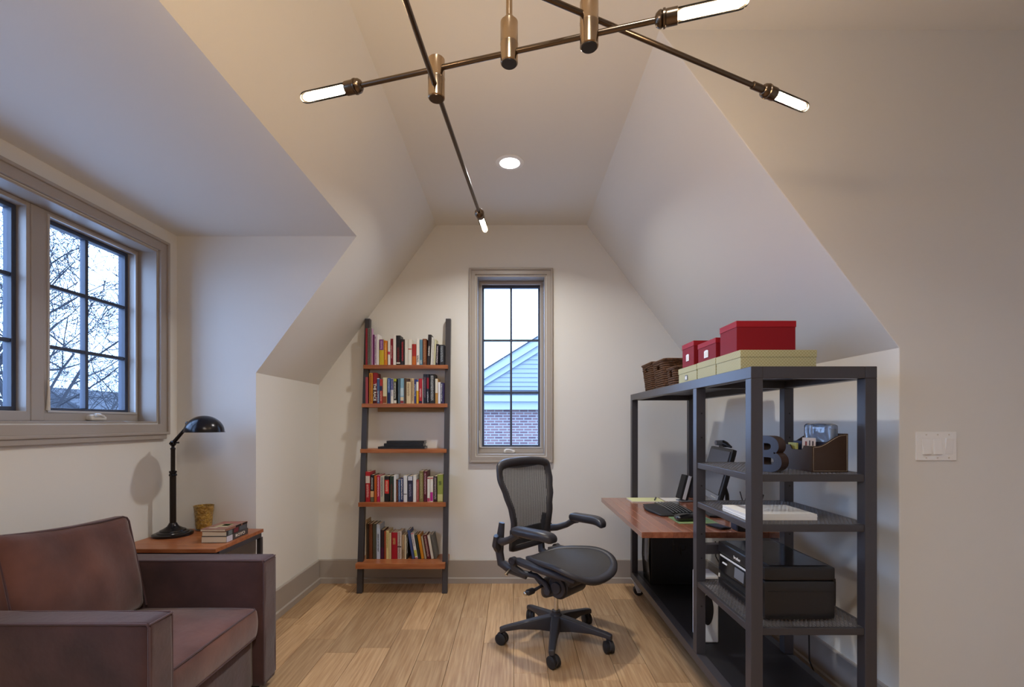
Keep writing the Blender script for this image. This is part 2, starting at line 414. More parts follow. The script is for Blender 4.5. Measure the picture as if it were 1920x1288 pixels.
def sash_unit(win, x0, x1, z0, z1, yf, screen=True, crank=0.45, lock=True, fr=0.022):
    """a casement: frame face at depth yf, dark outer sash behind"""
    mb = MB(); ring(mb, x0, x1, z0, z1, fr, yf, yf+0.075, fr+0.026); mb.build('frame', 'trim_paint', win, bevel=0.002)
    a0, a1, c0, c1 = x0+fr, x1-fr, z0+fr+0.026, z1-fr
    if screen:
        mb = MB(); ring(mb, a0-0.004, a1+0.004, c0-0.004, c1+0.004, 0.010, yf-0.004, yf+0.006); mb.build('screen_frame', 'window_white', win)
    mb = MB(); ring(mb, a0, a1, c0, c1, 0.020, yf+0.045, yf+0.085)
    sash = mb.build('sash', 'window_dark', win, bevel=0.002)
    g0, g1, h0, h1 = a0+0.020, a1-0.020, c0+0.020, c1-0.020
    xm = (g0+g1)/2; zs = [h0+(h1-h0)*i/3 for i in range(4)]
    MB().box(xm-0.009, xm+0.009, yf+0.048, yf+0.080, h0, h1).build('muntin', 'window_dark', sash, bevel=0.003)
    for z in zs[1:3]:
        MB().box(g0, g1, yf+0.050, yf+0.078, z-0.009, z+0.009).build('muntin', 'window_dark', sash, bevel=0.003)
    for i in range(3):
        for (p, q) in ((g0, xm), (xm, g1)):
            MB().box(p, q, yf+0.063, yf+0.066, zs[i], zs[i+1]).build('pane', 'window_glass', sash)
    if crank:
        xc = x0+(x1-x0)*crank
        ck = MB().rbox((xc+0.03, yf-0.012, z0+0.016), (0.048, 0.018, 0.014), 0.010, 6, lambda p, u: (p.x, p.y, p.z*(1.0 if p.z < 0 else 1.0-0.35*u[0]))).build('crank_handle', 'off_white', win, smooth=True)
        MB().tube([(xc+0.055, yf-0.03, z0+0.024), (xc+0.03, yf-0.034, z0+0.031), (xc-0.0, yf-0.032, z0+0.030)], [0.006, 0.007, 0.009], 8).build('crank_knob', 'off_white', ck, smooth=True)
    if lock:
        MB().tube([(x0+0.012, yf-0.006, z0+0.05), (x0+0.010, yf-0.010, z0+0.075), (x0+0.008, yf-0.014, z0+0.15), (x0+0.008, yf-0.012, z0+0.19)], [0.009, 0.007, 0.005, 0.004], 8).build('lock_handle', 'off_white', win, smooth=True)

w1 = bpy.data.objects.new('window_1', None); C.objects.link(w1); w1.location = (0, YB, 0); struct(w1)
casing(w1, WX0, WX1, WZ0, WZ1, 0.055)
mb = MB(); ring(mb, WX0-0.001, WX1+0.001, WZ0-0.001, WZ1+0.001, 0.012, -0.002, 0.135); mb.build('jamb', 'trim_paint', w1)
sash_unit(w1, WX0+0.012, WX1-0.012, WZ0+0.012, WZ1-0.012, 0.118, crank=0.42)

w2 = bpy.data.objects.new('window_2', None); C.objects.link(w2); w2.location = (XW, 0, 0); w2.rotation_euler = (0, 0, PI/2); struct(w2)
casing(w2, LY0, LY1, LZ0, LZ1, 0.068)
MB().box(LY0-0.06, LY1+0.05, -0.022, 0, LZ0-0.068-0.026, LZ0-0.066).build('apron', 'trim_paint', w2, bevel=0.003)
mb = MB(); ring(mb, LY0-0.001, LY1+0.001, LZ0-0.001, LZ1+0.001, 0.010, -0.002, 0.12); mb.build('jamb', 'trim_paint', w2)
units = [(-0.991, -0.386), (-0.323, 0.250), (0.313, 0.877), (0.940, 1.497), (1.560, 2.155), (2.218, 2.775)]
for i, (a, b) in enumerate(units):
    sash_unit(w2, a, b, LZ0+0.010, LZ1-0.010, 0.102, screen=(i == 5), crank=0.42 if i == 5 else 0, lock=(i == 5), fr=0.018)
for a, b in zip([u[1] for u in units[:-1]], [u[0] for u in units[1:]]):
    MB().box(a, b, 0.098, 0.18, LZ0+0.010, LZ1-0.010).build('mullion', 'trim_paint', w2, bevel=0.004)

# ------------------------------------------------------------------ light switch
sw = thing('light_switch', 'white plastic plate with three rocker switches on the right wall', 'light switch', (1.724, YF, 1.203))
MB().box(-0.083, 0.083, -0.006, 0, -0.0585, 0.0585).build('plate', 'white_plastic', sw, bevel=0.005, seg=3)
for i in (-1, 0, 1):
    x = i*0.046+0.004
    rk = MB(); t = 0.004 if i < 1 else -0.004
    rk.add([(x-0.0165,-0.006,-0.033),(x+0.0165,-0.006,-0.033),(x+0.0165,-0.006,0.033),(x-0.0165,-0.006,0.033),
            (x-0.0150,-0.0100-t,-0.032),(x+0.0150,-0.0100-t,-0.032),(x+0.0150,-0.0100+t,0.032),(x-0.0150,-0.0100+t,0.032)],
           [(0,1,2,3),(7,6,5,4),(0,4,5,1),(1,5,6,2),(2,6,7,3),(3,7,4,0)])
    rk.build('rocker', 'white_plastic', sw, bevel=0.001)
    for z in (-0.047, 0.047):
        MB().cyl((x,-0.0075,z), (x,-0.005,z), 0.003, 10).build('screw', 'off_white', sw)

# ------------------------------------------------------------------ recessed light
def downlight(x, y, lab, k=1.0):
    dl = thing('recessed_ceiling_light', lab, 'ceiling light', (x, y, ZC), 0, 'recessed ceiling lights')
    MB().lathe([(0.062, -0.001), (0.062, -0.006), (0.080, -0.006), (0.088, -0.003), (0.088, 0.0)], n=40).build('trim_ring', 'white_plastic', dl, smooth=True)
    MB().lathe([(0.0, -0.004), (0.0615, -0.004), (0.0615, -0.001)], n=40).build('lens', 'down_glow', dl)
    ld = bpy.data.lights.new('downlight', 'AREA'); ld.shape = 'DISK'; ld.size = 0.115; ld.energy = LAMP_DOWN*k; ld.color = (1.0, 0.97, 0.92); ld.spread = math.radians(140)
    lo = bpy.data.objects.new('downlight', ld); C.objects.link(lo); lo.parent = dl; lo.location = (0, 0, -0.006)
downlight(-0.02, 2.96, 'round recessed downlight glowing white in the flat ceiling of the alcove', 0.95)
downlight(-0.02, 0.00, 'round recessed downlight in the flat ceiling behind the hanging fixture', 1.5)

# ------------------------------------------------------------------ hanging light fixture
fx = thing('hanging_light_fixture', 'polished nickel ceiling fixture of crossing rods with tubular glowing bulbs', 'chandelier', (-0.009, 1.125, 2.165))
FO = Vector((-0.009, 1.125, 2.165))
def rel(x, y, z): return Vector((x, y, z))-FO
MB().lathe([(0.065, 0), (0.065, 0.012), (0.0, 0.014)], c=(0, 0, ZC-2.165-0.0135), n=32).build('canopy', 'nickel', fx, smooth=True)
MB().cyl((0, 0, 0.075), (0, 0, ZC-2.165-0.01), 0.0075, 12).build('stem', 'nickel', fx, smooth=True)
def hub(c, up, dn, capm, r=0.0205):
    h = MB().lathe([(r-0.002, -dn), (r, -dn+0.002), (r, -0.002), (r+0.0006, 0.0), (r+0.0006, 0.002), (r, 0.003), (r, up-0.003), (r-0.003, up)], c=c, n=28).build('hub', 'nickel', fx, smooth=True)
    MB().lathe([(0.0, -dn-0.0012), (r-0.003, -dn-0.0012), (r-0.003, -dn+0.001)], c=c, n=28).build('hub_cap', capm, h)
    return h
hub((0, 0, 0.02), 0.055, 0.045, 'cap_dark')
MB().lathe([(0.012, 0.072), (0.012, 0.082), (0.009, 0.086)], n=16).build('stem_collar', 'nickel', fx, smooth=True)
hl = rel(-0.188, 1.178, 2.142); hub(hl, 0.050, 0.048, 'nickel_dark')
hr = rel(0.169, 1.066, 2.185); hub(hr, 0.050, 0.052, 'cap_dark')
def bulb_end(p, d, coupling=False):
    """socket and tubular bulb leaving rod end p along unit d"""
    mt = Vector(d).to_track_quat('Z', 'Y').to_matrix()
    off = 0.0
    so = MB()
    if coupling:
        so.lathe([(0.0075, -0.040), (0.0095, -0.038), (0.0095, -0.002), (0.0075, 0.0)], c=p, n=16, mtx=mt)
    so.lathe([(0.007, 0), (0.012, 0.002), (0.0165, 0.008), (0.0175, 0.013), (0.0155, 0.015), (0.0185, 0.017), (0.0185, 0.021), (0.0160, 0.023), (0.0165, 0.026), (0.0165, 0.046), (0.0150, 0.047), (0.0, 0.047)], c=p, n=24, mtx=mt)
    so = so.build('socket', 'nickel_dark', fx, smooth=True)
    b = MB().lathe([(0.0125, 0.044), (0.0145, 0.048), (0.0148, 0.165), (0.0140, 0.174), (0.0110, 0.181), (0.0060, 0.185), (0.0, 0.186)], c=p, n=20, mtx=mt).build('bulb', 'bulb_glass', fx, smooth=True)
    MB().lathe([(0.0, 0.049), (0.0080, 0.051), (0.0098, 0.058), (0.0098, 0.166), (0.0062, 0.175), (0.0, 0.178)], c=p, n=14, mtx=mt).build('filament', 'bulb_glow', b, smooth=True)
def rod(a, b, ca=False, cb=False, L=0.186):
    a = Vector(a); b = Vector(b); d = (b-a).normalized()
    ra, rb = a+d*L, b-d*L
    MB().cyl(ra, rb, 0.0063, 12).build('rod', 'nickel_dark', fx, smooth=True)
    bulb_end(ra, -d, ca); bulb_end(rb, d, cb)
rod(rel(-0.566, 1.282, 2.165), rel(0.484, 0.982, 2.165))
dv = Vector((0.081, 1, 0)).normalized()
e = rel(-0.118, 2.045, 2.118); rod(e-dv*1.42, e, False, False)
dv = Vector((0.675, 0.312, 0)).normalized()
e = rel(0.844, 1.378, 2.202); rod(e-dv*1.42, e, True, True)

# ================================================================== LADDER BOOKCASE
bc = thing('ladder_bookcase', 'leaning ladder bookcase with black legs and five cherry wood shelves', 'bookcase', (-0.85, 3.64, 0))
BO = Vector((-0.85, 3.64, 0))
for x0, x1 in ((-1.190, -1.148), (-0.541, -0.500)):
    z1 = 2.134; ya, yb = 3.645, 3.852
    mb = MB(); vs = []
    for z, y in ((0.0, ya), (z1, yb)):
        for a, b in ((x0, y), (x1, y), (x1, y+0.042), (x0, y+0.042)): vs.append(Vector((a, b, z))-BO)
    mb.add(vs, [(0,3,2,1),(4,5,6,7),(0,1,5,4),(1,2,6,5),(2,3,7,6),(3,0,4,7)])
    mb.build('leg', 'steel_black', bc, bevel=0.003)
SH = [(1.753, 3.775, 0.030, -1.179, -0.514), (1.448, 3.755, 0.030, -1.185, -0.515), (1.093, 3.730, 0.030, -1.189, -0.518), (0.684, 3.685, 0.032, -1.190, -0.518), (0.234, 3.620, 0.040, -1.190, -0.515)]
for z, y, t, x0, x1 in SH:
    MB().box(x0-BO.x, x1-BO.x, y-BO.y, 3.892-BO.y, z-t, z).build('shelf', 'cherry', bc, bevel=0.002)
MB().box(-1.09-BO.x, -0.56-BO.x, 3.862-BO.y, 3.896-BO.y, 1.448-0.030-0.032, 1.448-0.030).build('wall_cleat', 'pale_wood', bc, bevel=0.002)

ORD = ['', 'first', 'second', 'third', 'fourth', 'fifth', 'sixth', 'seventh', 'eighth', 'ninth', 'tenth', 'eleventh', 'twelfth', 'thirteenth', 'fourteenth', 'fifteenth', 'sixteenth', 'seventeenth', 'eighteenth', 'nineteenth', 'twentieth', 'twenty-first', 'twenty-second', 'twenty-third', 'twenty-fourth', 'twenty-fifth', 'twenty-sixth']
def book(x0, x1, z0, h, y, dep, col, label, group, marks=(), lean=0.0, title=None, ink=None, y_pages=True):
    """standing book: cover mesh with page block, spine marks (from, to, colour) and print as parts"""
    wd = (x1-x0)*0.97; t = min(0.0022, wd*0.14)
    mb = MB(); hw = wd/2; r = wd*0.10
    # spine slightly rounded, two boards
    sp = [(-hw, 0.004), (-hw+r, 0.0008), (0, 0), (hw-r, 0.0008), (hw, 0.004), (hw, dep), (hw-t, dep), (hw-t, 0.006), (-hw+t, 0.006), (-hw+t, dep), (-hw, dep)]
    mb.prism(sp, 'z', 0, h)
    o = mb.build('book', 'cover', None); o.color = (*lin(col), 1)
    o.location = ((x0+x1)/2, y, z0); o.rotation_euler = (0, lean, 0)
    tag(o, label, 'book', group)
    MB().box(-hw+t, hw-t, 0.006, dep-0.004, 0.002, h-0.003).build('pages', 'page', o)
    for a, b, c in marks:
        m = MB().prism([(-hw+r*0.6, 0.0006), (0, -0.0006), (hw-r*0.6, 0.0006), (hw-r*0.6, 0.003), (-hw+r*0.6, 0.003)], 'z', h*a+0.0005, h*b-0.0005).build('spine_band', 'plain', o); m.color = (*lin(c), 1)
    if ink:
        a, b, c = ink
        q = MB().add([(-hw*0.45, -0.0011, h*a), (hw*0.45, -0.0011, h*a), (hw*0.45, -0.0011, h*b), (-hw*0.45, -0.0011, h*b)], [(0,1,2,3)]).build('spine_print', 'print', o); q.color = (*lin(c), 1)
    if title:
        txt, zc, size, c = title
        text_obj('spine_lettering', txt, size, 'plain', o, (0, -0.0012, h*zc), (PI/2, PI/2, 0), 0.0003, col=c, bold=0.0006)
    return o
def dep_of(e, d): return e[5].get('dep', d) if len(e) > 5 else d
def row(tab, shelfname, grp, xoff, sc, s, base, z, y, dep, shallow=()):
    n = 0
    for e in tab:
        n += 1
        c0, c1, top, col, desc = e[:5]; kw = e[5] if len(e) > 5 else {}
        x0 = (xoff+sc*c0)/s; x1 = (xoff+sc*c1)/s; h = (base-top)*sc/s
        if dep_of(e, dep) > 0.06: x0, x1 = max(x0, -1.1465), min(x1, -0.5425)
        kw = dict(kw); dd = kw.pop('dep', dep); yy = y+kw.pop('dy', 0)
        if 'bot' in kw:   # leaning: bottom range given as well
            b0, b1 = kw.pop('bot'); xb = (xoff+sc*(b0+b1)/2)/s; xt = (x0+x1)/2; wdt = (b1-b0)*sc/s
            lean = kw.pop('ln', None)
            lean = math.atan2(xt-xb, h) if lean is None else lean
            kw['lean'] = lean; x0, x1 = xb-wdt*0.46, xb+wdt*0.46
            h = h/math.cos(lean)
        zz = z+0.0006+(abs(math.sin(kw.get('lean', 0)))*(x1-x0)*0.49)
        book(x0, x1, zz, h, yy, dd, col, f'{desc}, {ORD[n]} from left on the {shelfname}', grp, **kw)
W, K = 'ddd8ce', '1c1a1c'
A = [(95,133,262,'8e2233','thin crimson folder',dict(dep=0.026)), (135,213,258,'77756f','grey spiral notebook',dict(dep=0.026, ink=(0.03,0.98,'4f4e4b'))), (215,240,268,'c79cc0','tall lilac folder',dict(dep=0.026)), (241,274,388,'6d2a63','purple paperback'),
 (276,319,392,'d9c6dc','pale lilac paperback with dark print',dict(ink=(0.05,0.95,'4a4058'))), (321,362,382,'e8e6e6','bright white hardback'), (370,464,482,'c9b02f','yellow paperback with purple upper spine',dict(marks=[(0.58,0.995,'7b3f86')], ink=(0.62,0.95,'c9a8cf'))),
 (466,530,510,'d27a22','orange paperback',dict(ink=(0.2,0.9,'f0c070'))), (540,594,500,'e2ddd4','white paperback with a pink band',dict(marks=[(0.42,0.54,'c4476c')])), (596,644,470,'7c1626','dark red paperback',dict(ink=(0.25,0.75,'d6a0a0'))),
 (647,705,387,'e6e1da','tall plain white hardback'), (708,797,405,K,'thick black hardback with red print',dict(ink=(0.1,0.6,'7d1f24'), marks=[(0.04,0.09,W)])), (801,875,480,'241c20','black paperback with red print',dict(ink=(0.15,0.9,'b8303a'))), (879,943,488,'dbd6ca','cream paperback'),
 (946,1022,482,'e4dfd2','white paperback with a red stroke',dict(marks=[(0.60,0.64,'b63a34')])), (1026,1110,577,'a3281f','short red paperback with orange foot',dict(marks=[(0.01,0.42,'c26a2a')])), (1112,1176,465,'e9e4da','white paperback with black print',dict(ink=(0.1,0.36,'2a2a2a'))), (1178,1236,488,'5f8ba0','blue paperback',dict(ink=(0.05,0.2,'e8eef0'))),
 (1238,1318,472,'7a452c','brown patterned hardback',dict(ink=(0.1,0.95,'b98a5c'))), (1340,1416,388,'2b2528','tall black hardback leaning right',dict(bot=(1322,1394), ln=0.04, ink=(0.3,0.62,'e9e4da'))), (1420,1450,440,'e6e3da','thin white paperback',dict(bot=(1397,1426), ln=0.04)), (1452,1482,470,'d8d5cb','thin pale grey paperback',dict(bot=(1429,1457), ln=0.04)),
 (1484,1522,485,'d3cfa8','pale yellow paperback',dict(bot=(1460,1494), ln=0.04)), (1526,1568,577,'2a2233','navy paperback with white print',dict(bot=(1497,1556), ln=0.03, ink=(0.1,0.9,'cfc6c6'))), (1572,1690,592,'23252b','wide black hardback with pale lettering',dict(ink=(0.15,0.95,'9aa2aa')))]
row(A, 'top ladder shelf', 'books on the top ladder shelf', -286, 0.09375, 237.8, 995, 1.753, 3.787, 0.098)
B = [(95,147,152,'a24650','dusty red hardback',dict(dep=0.020)), (170,242,70,'c98a2a','tall orange hardback with red lettering',dict(ink=(0.03,0.97,'8a2a1c'), dep=0.11)), (246,324,66,'8c1a22','tall red hardback with white lettering',dict(marks=[(0.01,0.62,'3c1418')], title=('THE RACE',0.37,0.030,'e8e4dc'))), (327,379,172,'43608a','blue paperback with white cap',dict(marks=[(0.965,0.997,'e6e6e6')], ink=(0.05,0.5,'d5dbe6'))),
 (382,438,190,'a8322c','red paperback with a navy band',dict(marks=[(0.52,0.72,'2c3052')], ink=(0.1,0.5,'e9b0a0'))), (441,526,160,'d5cda4','cream paperback with brown foot',dict(marks=[(0.01,0.28,'8a4a28')])), (536,594,172,'3f5d99','blue paperback with dark foot',dict(marks=[(0.01,0.42,'232c55')], ink=(0.45,0.95,'9fb3d6'))), (599,658,182,'dcd9cf','white paperback with navy top',dict(marks=[(0.55,0.99,'2b3270')], ink=(0.3,0.95,'9a9ac0'))),
 (661,722,180,'22241f','black paperback with lime cap',dict(marks=[(0.88,0.995,'a4ad36'),(0.01,0.13,'ddd8c8')], ink=(0.18,0.85,'dfe0d2'))), (745,790,176,'4b5f6b','slate paperback'), (792,866,176,'7fa9bd','light blue paperback with picture foot',dict(marks=[(0.01,0.11,'8e2a26'),(0.12,0.26,'d6c3a0'),(0.30,0.62,'b5c9d0')])), (870,908,176,'4d3a26','dark brown paperback'),
 (912,1006,176,'d6c39c','thick tan paperback with dark top',dict(marks=[(0.86,0.99,'4a3428')], ink=(0.3,0.8,'a08a66'))), (1014,1070,176,'cdb389','tan paperback',dict(ink=(0.1,0.9,'8a6a48'))), (1072,1111,192,'3a3f78','indigo paperback',dict(ink=(0.3,0.8,'c4c8e0'))), (1113,1160,192,'d9a92f','yellow paperback with white middle',dict(marks=[(0.52,0.88,'e4e2d6'),(0.89,0.99,'30509a')])),
 (1164,1232,180,'b02330','red paperback with small white print',dict(ink=(0.25,0.6,'e8b8b8'), marks=[(0.01,0.1,'1d2340')])), (1235,1250,200,'c8c4bc','very thin pale paperback'), (1252,1318,92,'1e2230','tall navy hardback',dict(ink=(0.2,0.9,'8c6a80'))), (1320,1370,92,'1f2434','tall navy hardback with red panel',dict(marks=[(0.50,0.88,'8c2030')], ink=(0.05,0.4,'c4ccd8'))),
 (1374,1490,92,'1f2023','thick black hardback with silver print',dict(ink=(0.1,0.95,'b4b8ba'))), (1492,1546,182,'b98a48','tan paperback with white upper spine',dict(marks=[(0.42,0.99,'dcd8c8')])), (1548,1600,252,'dfdfe4','short white paperback'), (1603,1645,262,'262a52','short navy paperback with white print',dict(ink=(0.1,0.95,'dcdce6'))), (1647,1690,266,'3a2a5a','short purple paperback')]
row(B, 'second shelf down', 'books on the second ladder shelf', -286, 0.09375, 239.0, 680, 1.448, 3.765, 0.118)
Cc = [(250,340,152,'ab2028','red hardback with white figure',dict(marks=[(0.62,0.86,'cfc4bc')], ink=(0.15,0.58,'e6b0a8'))), (342,414,212,'1d1d1f','black paperback with pale oval',dict(marks=[(0.17,0.40,'d3a878'),(0.01,0.16,'5f6048')], ink=(0.45,0.9,'b8b8b8'))), (416,464,226,'b8581e','orange paperback'), (467,526,222,'b01f4c','magenta paperback',dict(ink=(0.2,0.95,'f0c0d0'))),
 (528,606,236,'b9b5a4','grey cream paperback',dict(ink=(0.2,0.95,'6d7480'))), (612,704,236,'1f1b1c','black hardback with red label',dict(marks=[(0.32,0.86,'c22a26')], ink=(0.4,0.82,'e8b8a0'))), (707,785,236,'26352a','dark green hardback',dict(ink=(0.05,0.7,'6a3a30'))), (788,830,220,'dadde0','thin white paperback'),
 (834,869,302,'4c211c','short dark red paperback',dict(ink=(0.05,0.95,'b07858'))), (872,914,306,'4a6a9c','short blue paperback',dict(ink=(0.1,0.9,'a8bcd8'))), (918,966,262,'252a55','navy paperback with white lettering',dict(ink=(0.1,0.95,'e8eaf2'))), (970,1042,232,'d8dbe0','white hardback with a black dot',dict(marks=[(0.28,0.31,'2a2a2a')])),
 (1052,1148,236,'2c2d45','navy hardback with white top',dict(marks=[(0.83,0.99,'c9ccd6')], ink=(0.2,0.7,'8a8ca8'))), (1152,1214,222,'e0e0dc','white paperback with navy edge'), (1217,1267,306,'9a4a48','short dusty red paperback',dict(ink=(0.1,0.9,'c98a80'))), (1271,1350,142,'7d7448','tall olive hardback',dict(ink=(0.1,0.95,'b8ae84'))),
 (1353,1418,142,'571a2c','tall maroon hardback',dict(ink=(0.25,0.95,'c8a0a8'))), (1421,1475,262,'dfdcd4','white paperback with red cap',dict(marks=[(0.95,0.995,'a01c30'),(0.01,0.16,'b84a68')])), (1477,1535,262,'e2ddd6','white paperback with magenta foot',dict(marks=[(0.95,0.995,'a01c30'),(0.03,0.40,'b52c8c')])), (1541,1610,238,'33232b','dark plum hardback',dict(ink=(0.1,0.95,'b8a8a8'))),
 (1613,1724,207,'8f9a4c','thick lime green hardback',dict(ink=(0.62,0.76,'3c4420'), marks=[(0.02,0.28,'c6c488')]))]
row(Cc, 'fourth shelf down', 'books on the fourth ladder shelf', -302, 0.09896, 242.0, 722, 0.684, 3.722, 0.150)
Dd = [(215,248,160,'bfa27a','thin tan hardback',dict(dy=0.0)), (252,308,236,'3d3025','dark brown cloth hardback',dict(dy=0.0)), (312,376,236,'6a3c24','brown leather hardback',dict(dy=0.0)), (380,448,236,'4a483a','olive grey cloth hardback',dict(dy=0.0)), (452,525,242,'b7c3d4','pale blue hardback with dark lettering',dict(dy=0.0, title=('MIRROR OF THE WEST',0.47,0.0135,'6a7080'))),
 (530,600,352,'2c1f26','dark hardback with maroon foot',dict(marks=[(0.01,0.40,'4a1c38')])), (603,634,372,'9c4a30','thin rust paperback'), (637,690,366,'d4c48a','pale yellow paperback',dict(ink=(0.4,0.95,'8a8040'))), (693,734,406,'c9b68c','thin cream paperback'), (738,850,398,'9e1526','thick red hardback',dict(ink=(0.55,0.8,'c8a060'))),
 (854,930,380,'cbbfb4','white patterned hardback',dict(marks=[(0.42,0.47,'3a2c2c')], ink=(0.02,0.98,'7a5a58'))), (934,984,446,'a58a68','short tan paperback',dict(ink=(0.05,0.4,'4a3426'))), (988,1020,446,'cfc2a4','short thin cream paperback'), (1023,1050,462,'23211f','short black paperback',dict(ink=(0.2,0.95,'d8d4c8'))),
 (1048,1100,360,'3f4f7c','blue hardback leaning left',dict(bot=(1128,1182), ln=-0.172)), (1102,1165,412,'ded9d2','white hardback with red edges leaning left',dict(bot=(1186,1246), ln=-0.172, marks=[(0.96,0.995,'b02030'),(0.01,0.05,'b02030'),(0.1,0.34,'b8b84a')], ink=(0.5,0.95,'7a6a8a'))), (1167,1220,450,'24302c','dark green hardback leaning left',dict(bot=(1250,1300), ln=-0.172)), (1222,1292,442,'c57f1f','orange hardback leaning left',dict(bot=(1304,1364), ln=-0.172)),
 (1296,1326,480,'a89c84','thin grey tan paperback leaning left',dict(bot=(1368,1408), ln=-0.172)), (1328,1405,452,'5a1822','maroon hardback leaning left',dict(bot=(1412,1488), ln=-0.172, ink=(0.1,0.95,'c4a8a0'))), (1408,1456,456,'cfc8ba','cream paperback leaning left',dict(bot=(1492,1548), ln=-0.172)), (1460,1518,444,'5a5852','dark grey paperback leaning left',dict(bot=(1552,1602), ln=-0.172))]
row(Dd, 'bottom ladder shelf', 'books on the bottom ladder shelf', -302, 0.09896, 241.0, 900, 0.234, 3.745, 0.135)
# dark folios lying flat on the middle shelf
for (x0, x1, z0, z1, y0, y1, rz, lab) in ((-1.055, -0.690, 0.0005, 0.0180, 3.745, 3.885, 0.0, 'large flat black folio at the bottom of the pile on the middle shelf'),
                                (-1.015, -0.705, 0.0185, 0.0420, 3.770, 3.890, 0.0, 'black slipcase book in the middle of the pile on the middle shelf'),
                                (-0.995, -0.700, 0.0425, 0.0620, 3.775, 3.890, 0.0, 'black hardback on top of the pile on the middle shelf')):
    o = MB().prism([(y0, z0), (y1, z0), (y1, z0+0.003), (y0+0.004, z0+0.003), (y0+0.004, z1-0.003), (y1, z1-0.003), (y1, z1), (y0, z1)], 'x', -(x1-x0)/2, (x1-x0)/2)
    o.v = [(a, b-(y0+y1)/2, c-z0) for a, b, c in o.v]
    o = o.build('folio', 'black_plastic', None, bevel=0.001); o.location = ((x0+x1)/2, (y0+y1)/2, 1.093+z0)
    tag(o, lab, 'book')
    MB().box(-(x1-x0)/2+0.003, (x1-x0)/2-0.003, -(y1-y0)/2+0.0042, (y1-y0)/2-0.003, 0.003, z1-z0-0.003).build('pages', 'grey_plastic', o)

# ================================================================== SIDE TABLE
TZ = 0.655
st = thing('side_table', 'small side table with cherry wood top on a black steel frame', 'side table', (-1.78, 2.68, 0))
tx0, tx1, ty0, ty1 = -0.265, 0.265, -0.235, 0.235
for i in range(5):
    a = ty0+(ty1-ty0)*i/5; b = ty0+(ty1-ty0)*(i+1)/5
    MB().box(tx0, tx1, a+0.0003, b-0.0003, TZ-0.020, TZ).build('top_board', 'cherry', st, bevel=0.0008, seg=1)
for s_ in (-1, 1):
    MB().box(tx0+0.01, tx1-0.01, s_*0.225-0.0125 if s_ > 0 else -0.2275, s_*0.225+0.0 if s_ > 0 else -0.2025, TZ-0.046, TZ-0.0205).build('rail', 'steel_black', st, bevel=0.002)
    MB().box(s_*0.2525-0.0125, s_*0.2525+0.0125, -0.2025, 0.2125, TZ-0.046, TZ-0.0205).build('rail', 'steel_black', st, bevel=0.002)
    for q in (-1, 1):
        MB().box(s_*0.2525-0.0125, s_*0.2525+0.0125, q*0.215-0.0125, q*0.215+0.0125, 0, TZ-0.0465).build('leg', 'steel_black', st, bevel=0.002)
# desk lamp
lp = thing('desk_lamp', 'black metal task lamp with domed shade and jointed arm on the side table', 'lamp', (-1.945, 2.745, TZ))
MB().lathe([(0.098, 0), (0.100, 0.002), (0.100, 0.012), (0.092, 0.016), (0.080, 0.018), (0.078, 0.023), (0.066, 0.027), (0.063, 0.033), (0.048, 0.040), (0.030, 0.052), (0.022, 0.064), (0.019, 0.072), (0.0, 0.072)], n=40).build('base', 'lamp_bronze', lp, smooth=True)
MB().lathe([(0.016, 0.070), (0.016, 0.350), (0.0, 0.350)], n=18).build('lower_post', 'lamp_post', lp, smooth=True)
MB().lathe([(0.0165, 0.338), (0.020, 0.341), (0.020, 0.348), (0.0165, 0.352), (0.0165, 0.356), (0.019, 0.359), (0.019, 0.367), (0.012, 0.370)], n=18).build('post_collar', 'lamp_bronze', lp, smooth=True)
MB().lathe([(0.0112, 0.366), (0.0112, 0.490), (0.013, 0.491), (0.013, 0.498), (0.008, 0.502), (0.008, 0.514)], n=16).build('upper_post', 'lamp_post', lp, smooth=True)
MB().rbox((0, 0, 0.525), (0.016, 0.014, 0.016), 0.0135, 6).build('joint', 'lamp_bronze', lp, smooth='all')
MB().tube([(0.0, -0.014, 0.525), (0.0, -0.024, 0.525)], 0.006, 10).tube([(0.014, -0.003, 0.528), (0.036, -0.004, 0.530)], [0.0035, 0.0055], 8).build('wing_screw', 'lamp_bronze', lp, smooth=True)
MB().tube([(0.006, 0, 0.533), (0.068, 0, 0.605), (0.088, 0, 0.640)], [0.0105, 0.0085, 0.0095], 12).build('arm', 'lamp_bronze', lp, smooth=True)
pr = []; R = 0.100
for i in range(13):
    a = i/12*PI/2; pr.append((R*math.cos(a), 0.092*math.sin(a)))
inn = [(r*0.975, z*0.975-0.0005) for r, z in pr[::-1]]
sh = MB().lathe([(0.103, -0.003), (0.103, 0.0)]+pr[:-1]+[(0.0, 0.092)], c=(0.180, 0.0, 0.592), n=36)
sh.lathe([(0.103, -0.003), (0.098, -0.002)]+[(r*0.97, z*0.97) for r, z in pr[1:-1]]+[(0, 0.089)], c=(0.180, 0.0, 0.592), n=36)
sh = sh.build('shade', 'lamp_bronze', lp, smooth=True)
MB().rbox((0.086, 0, 0.634), (0.012, 0.013, 0.017), 0.010, 5).build('shade_bracket', 'lamp_bronze', lp, smooth='all')
MB().lathe([(0.012, -0.03), (0.020, 0.0), (0.020, 0.030), (0.012, 0.045), (0, 0.045)], c=(0.180, 0, 0.625), n=16).build('light_bulb', 'paper', lp, smooth=True)
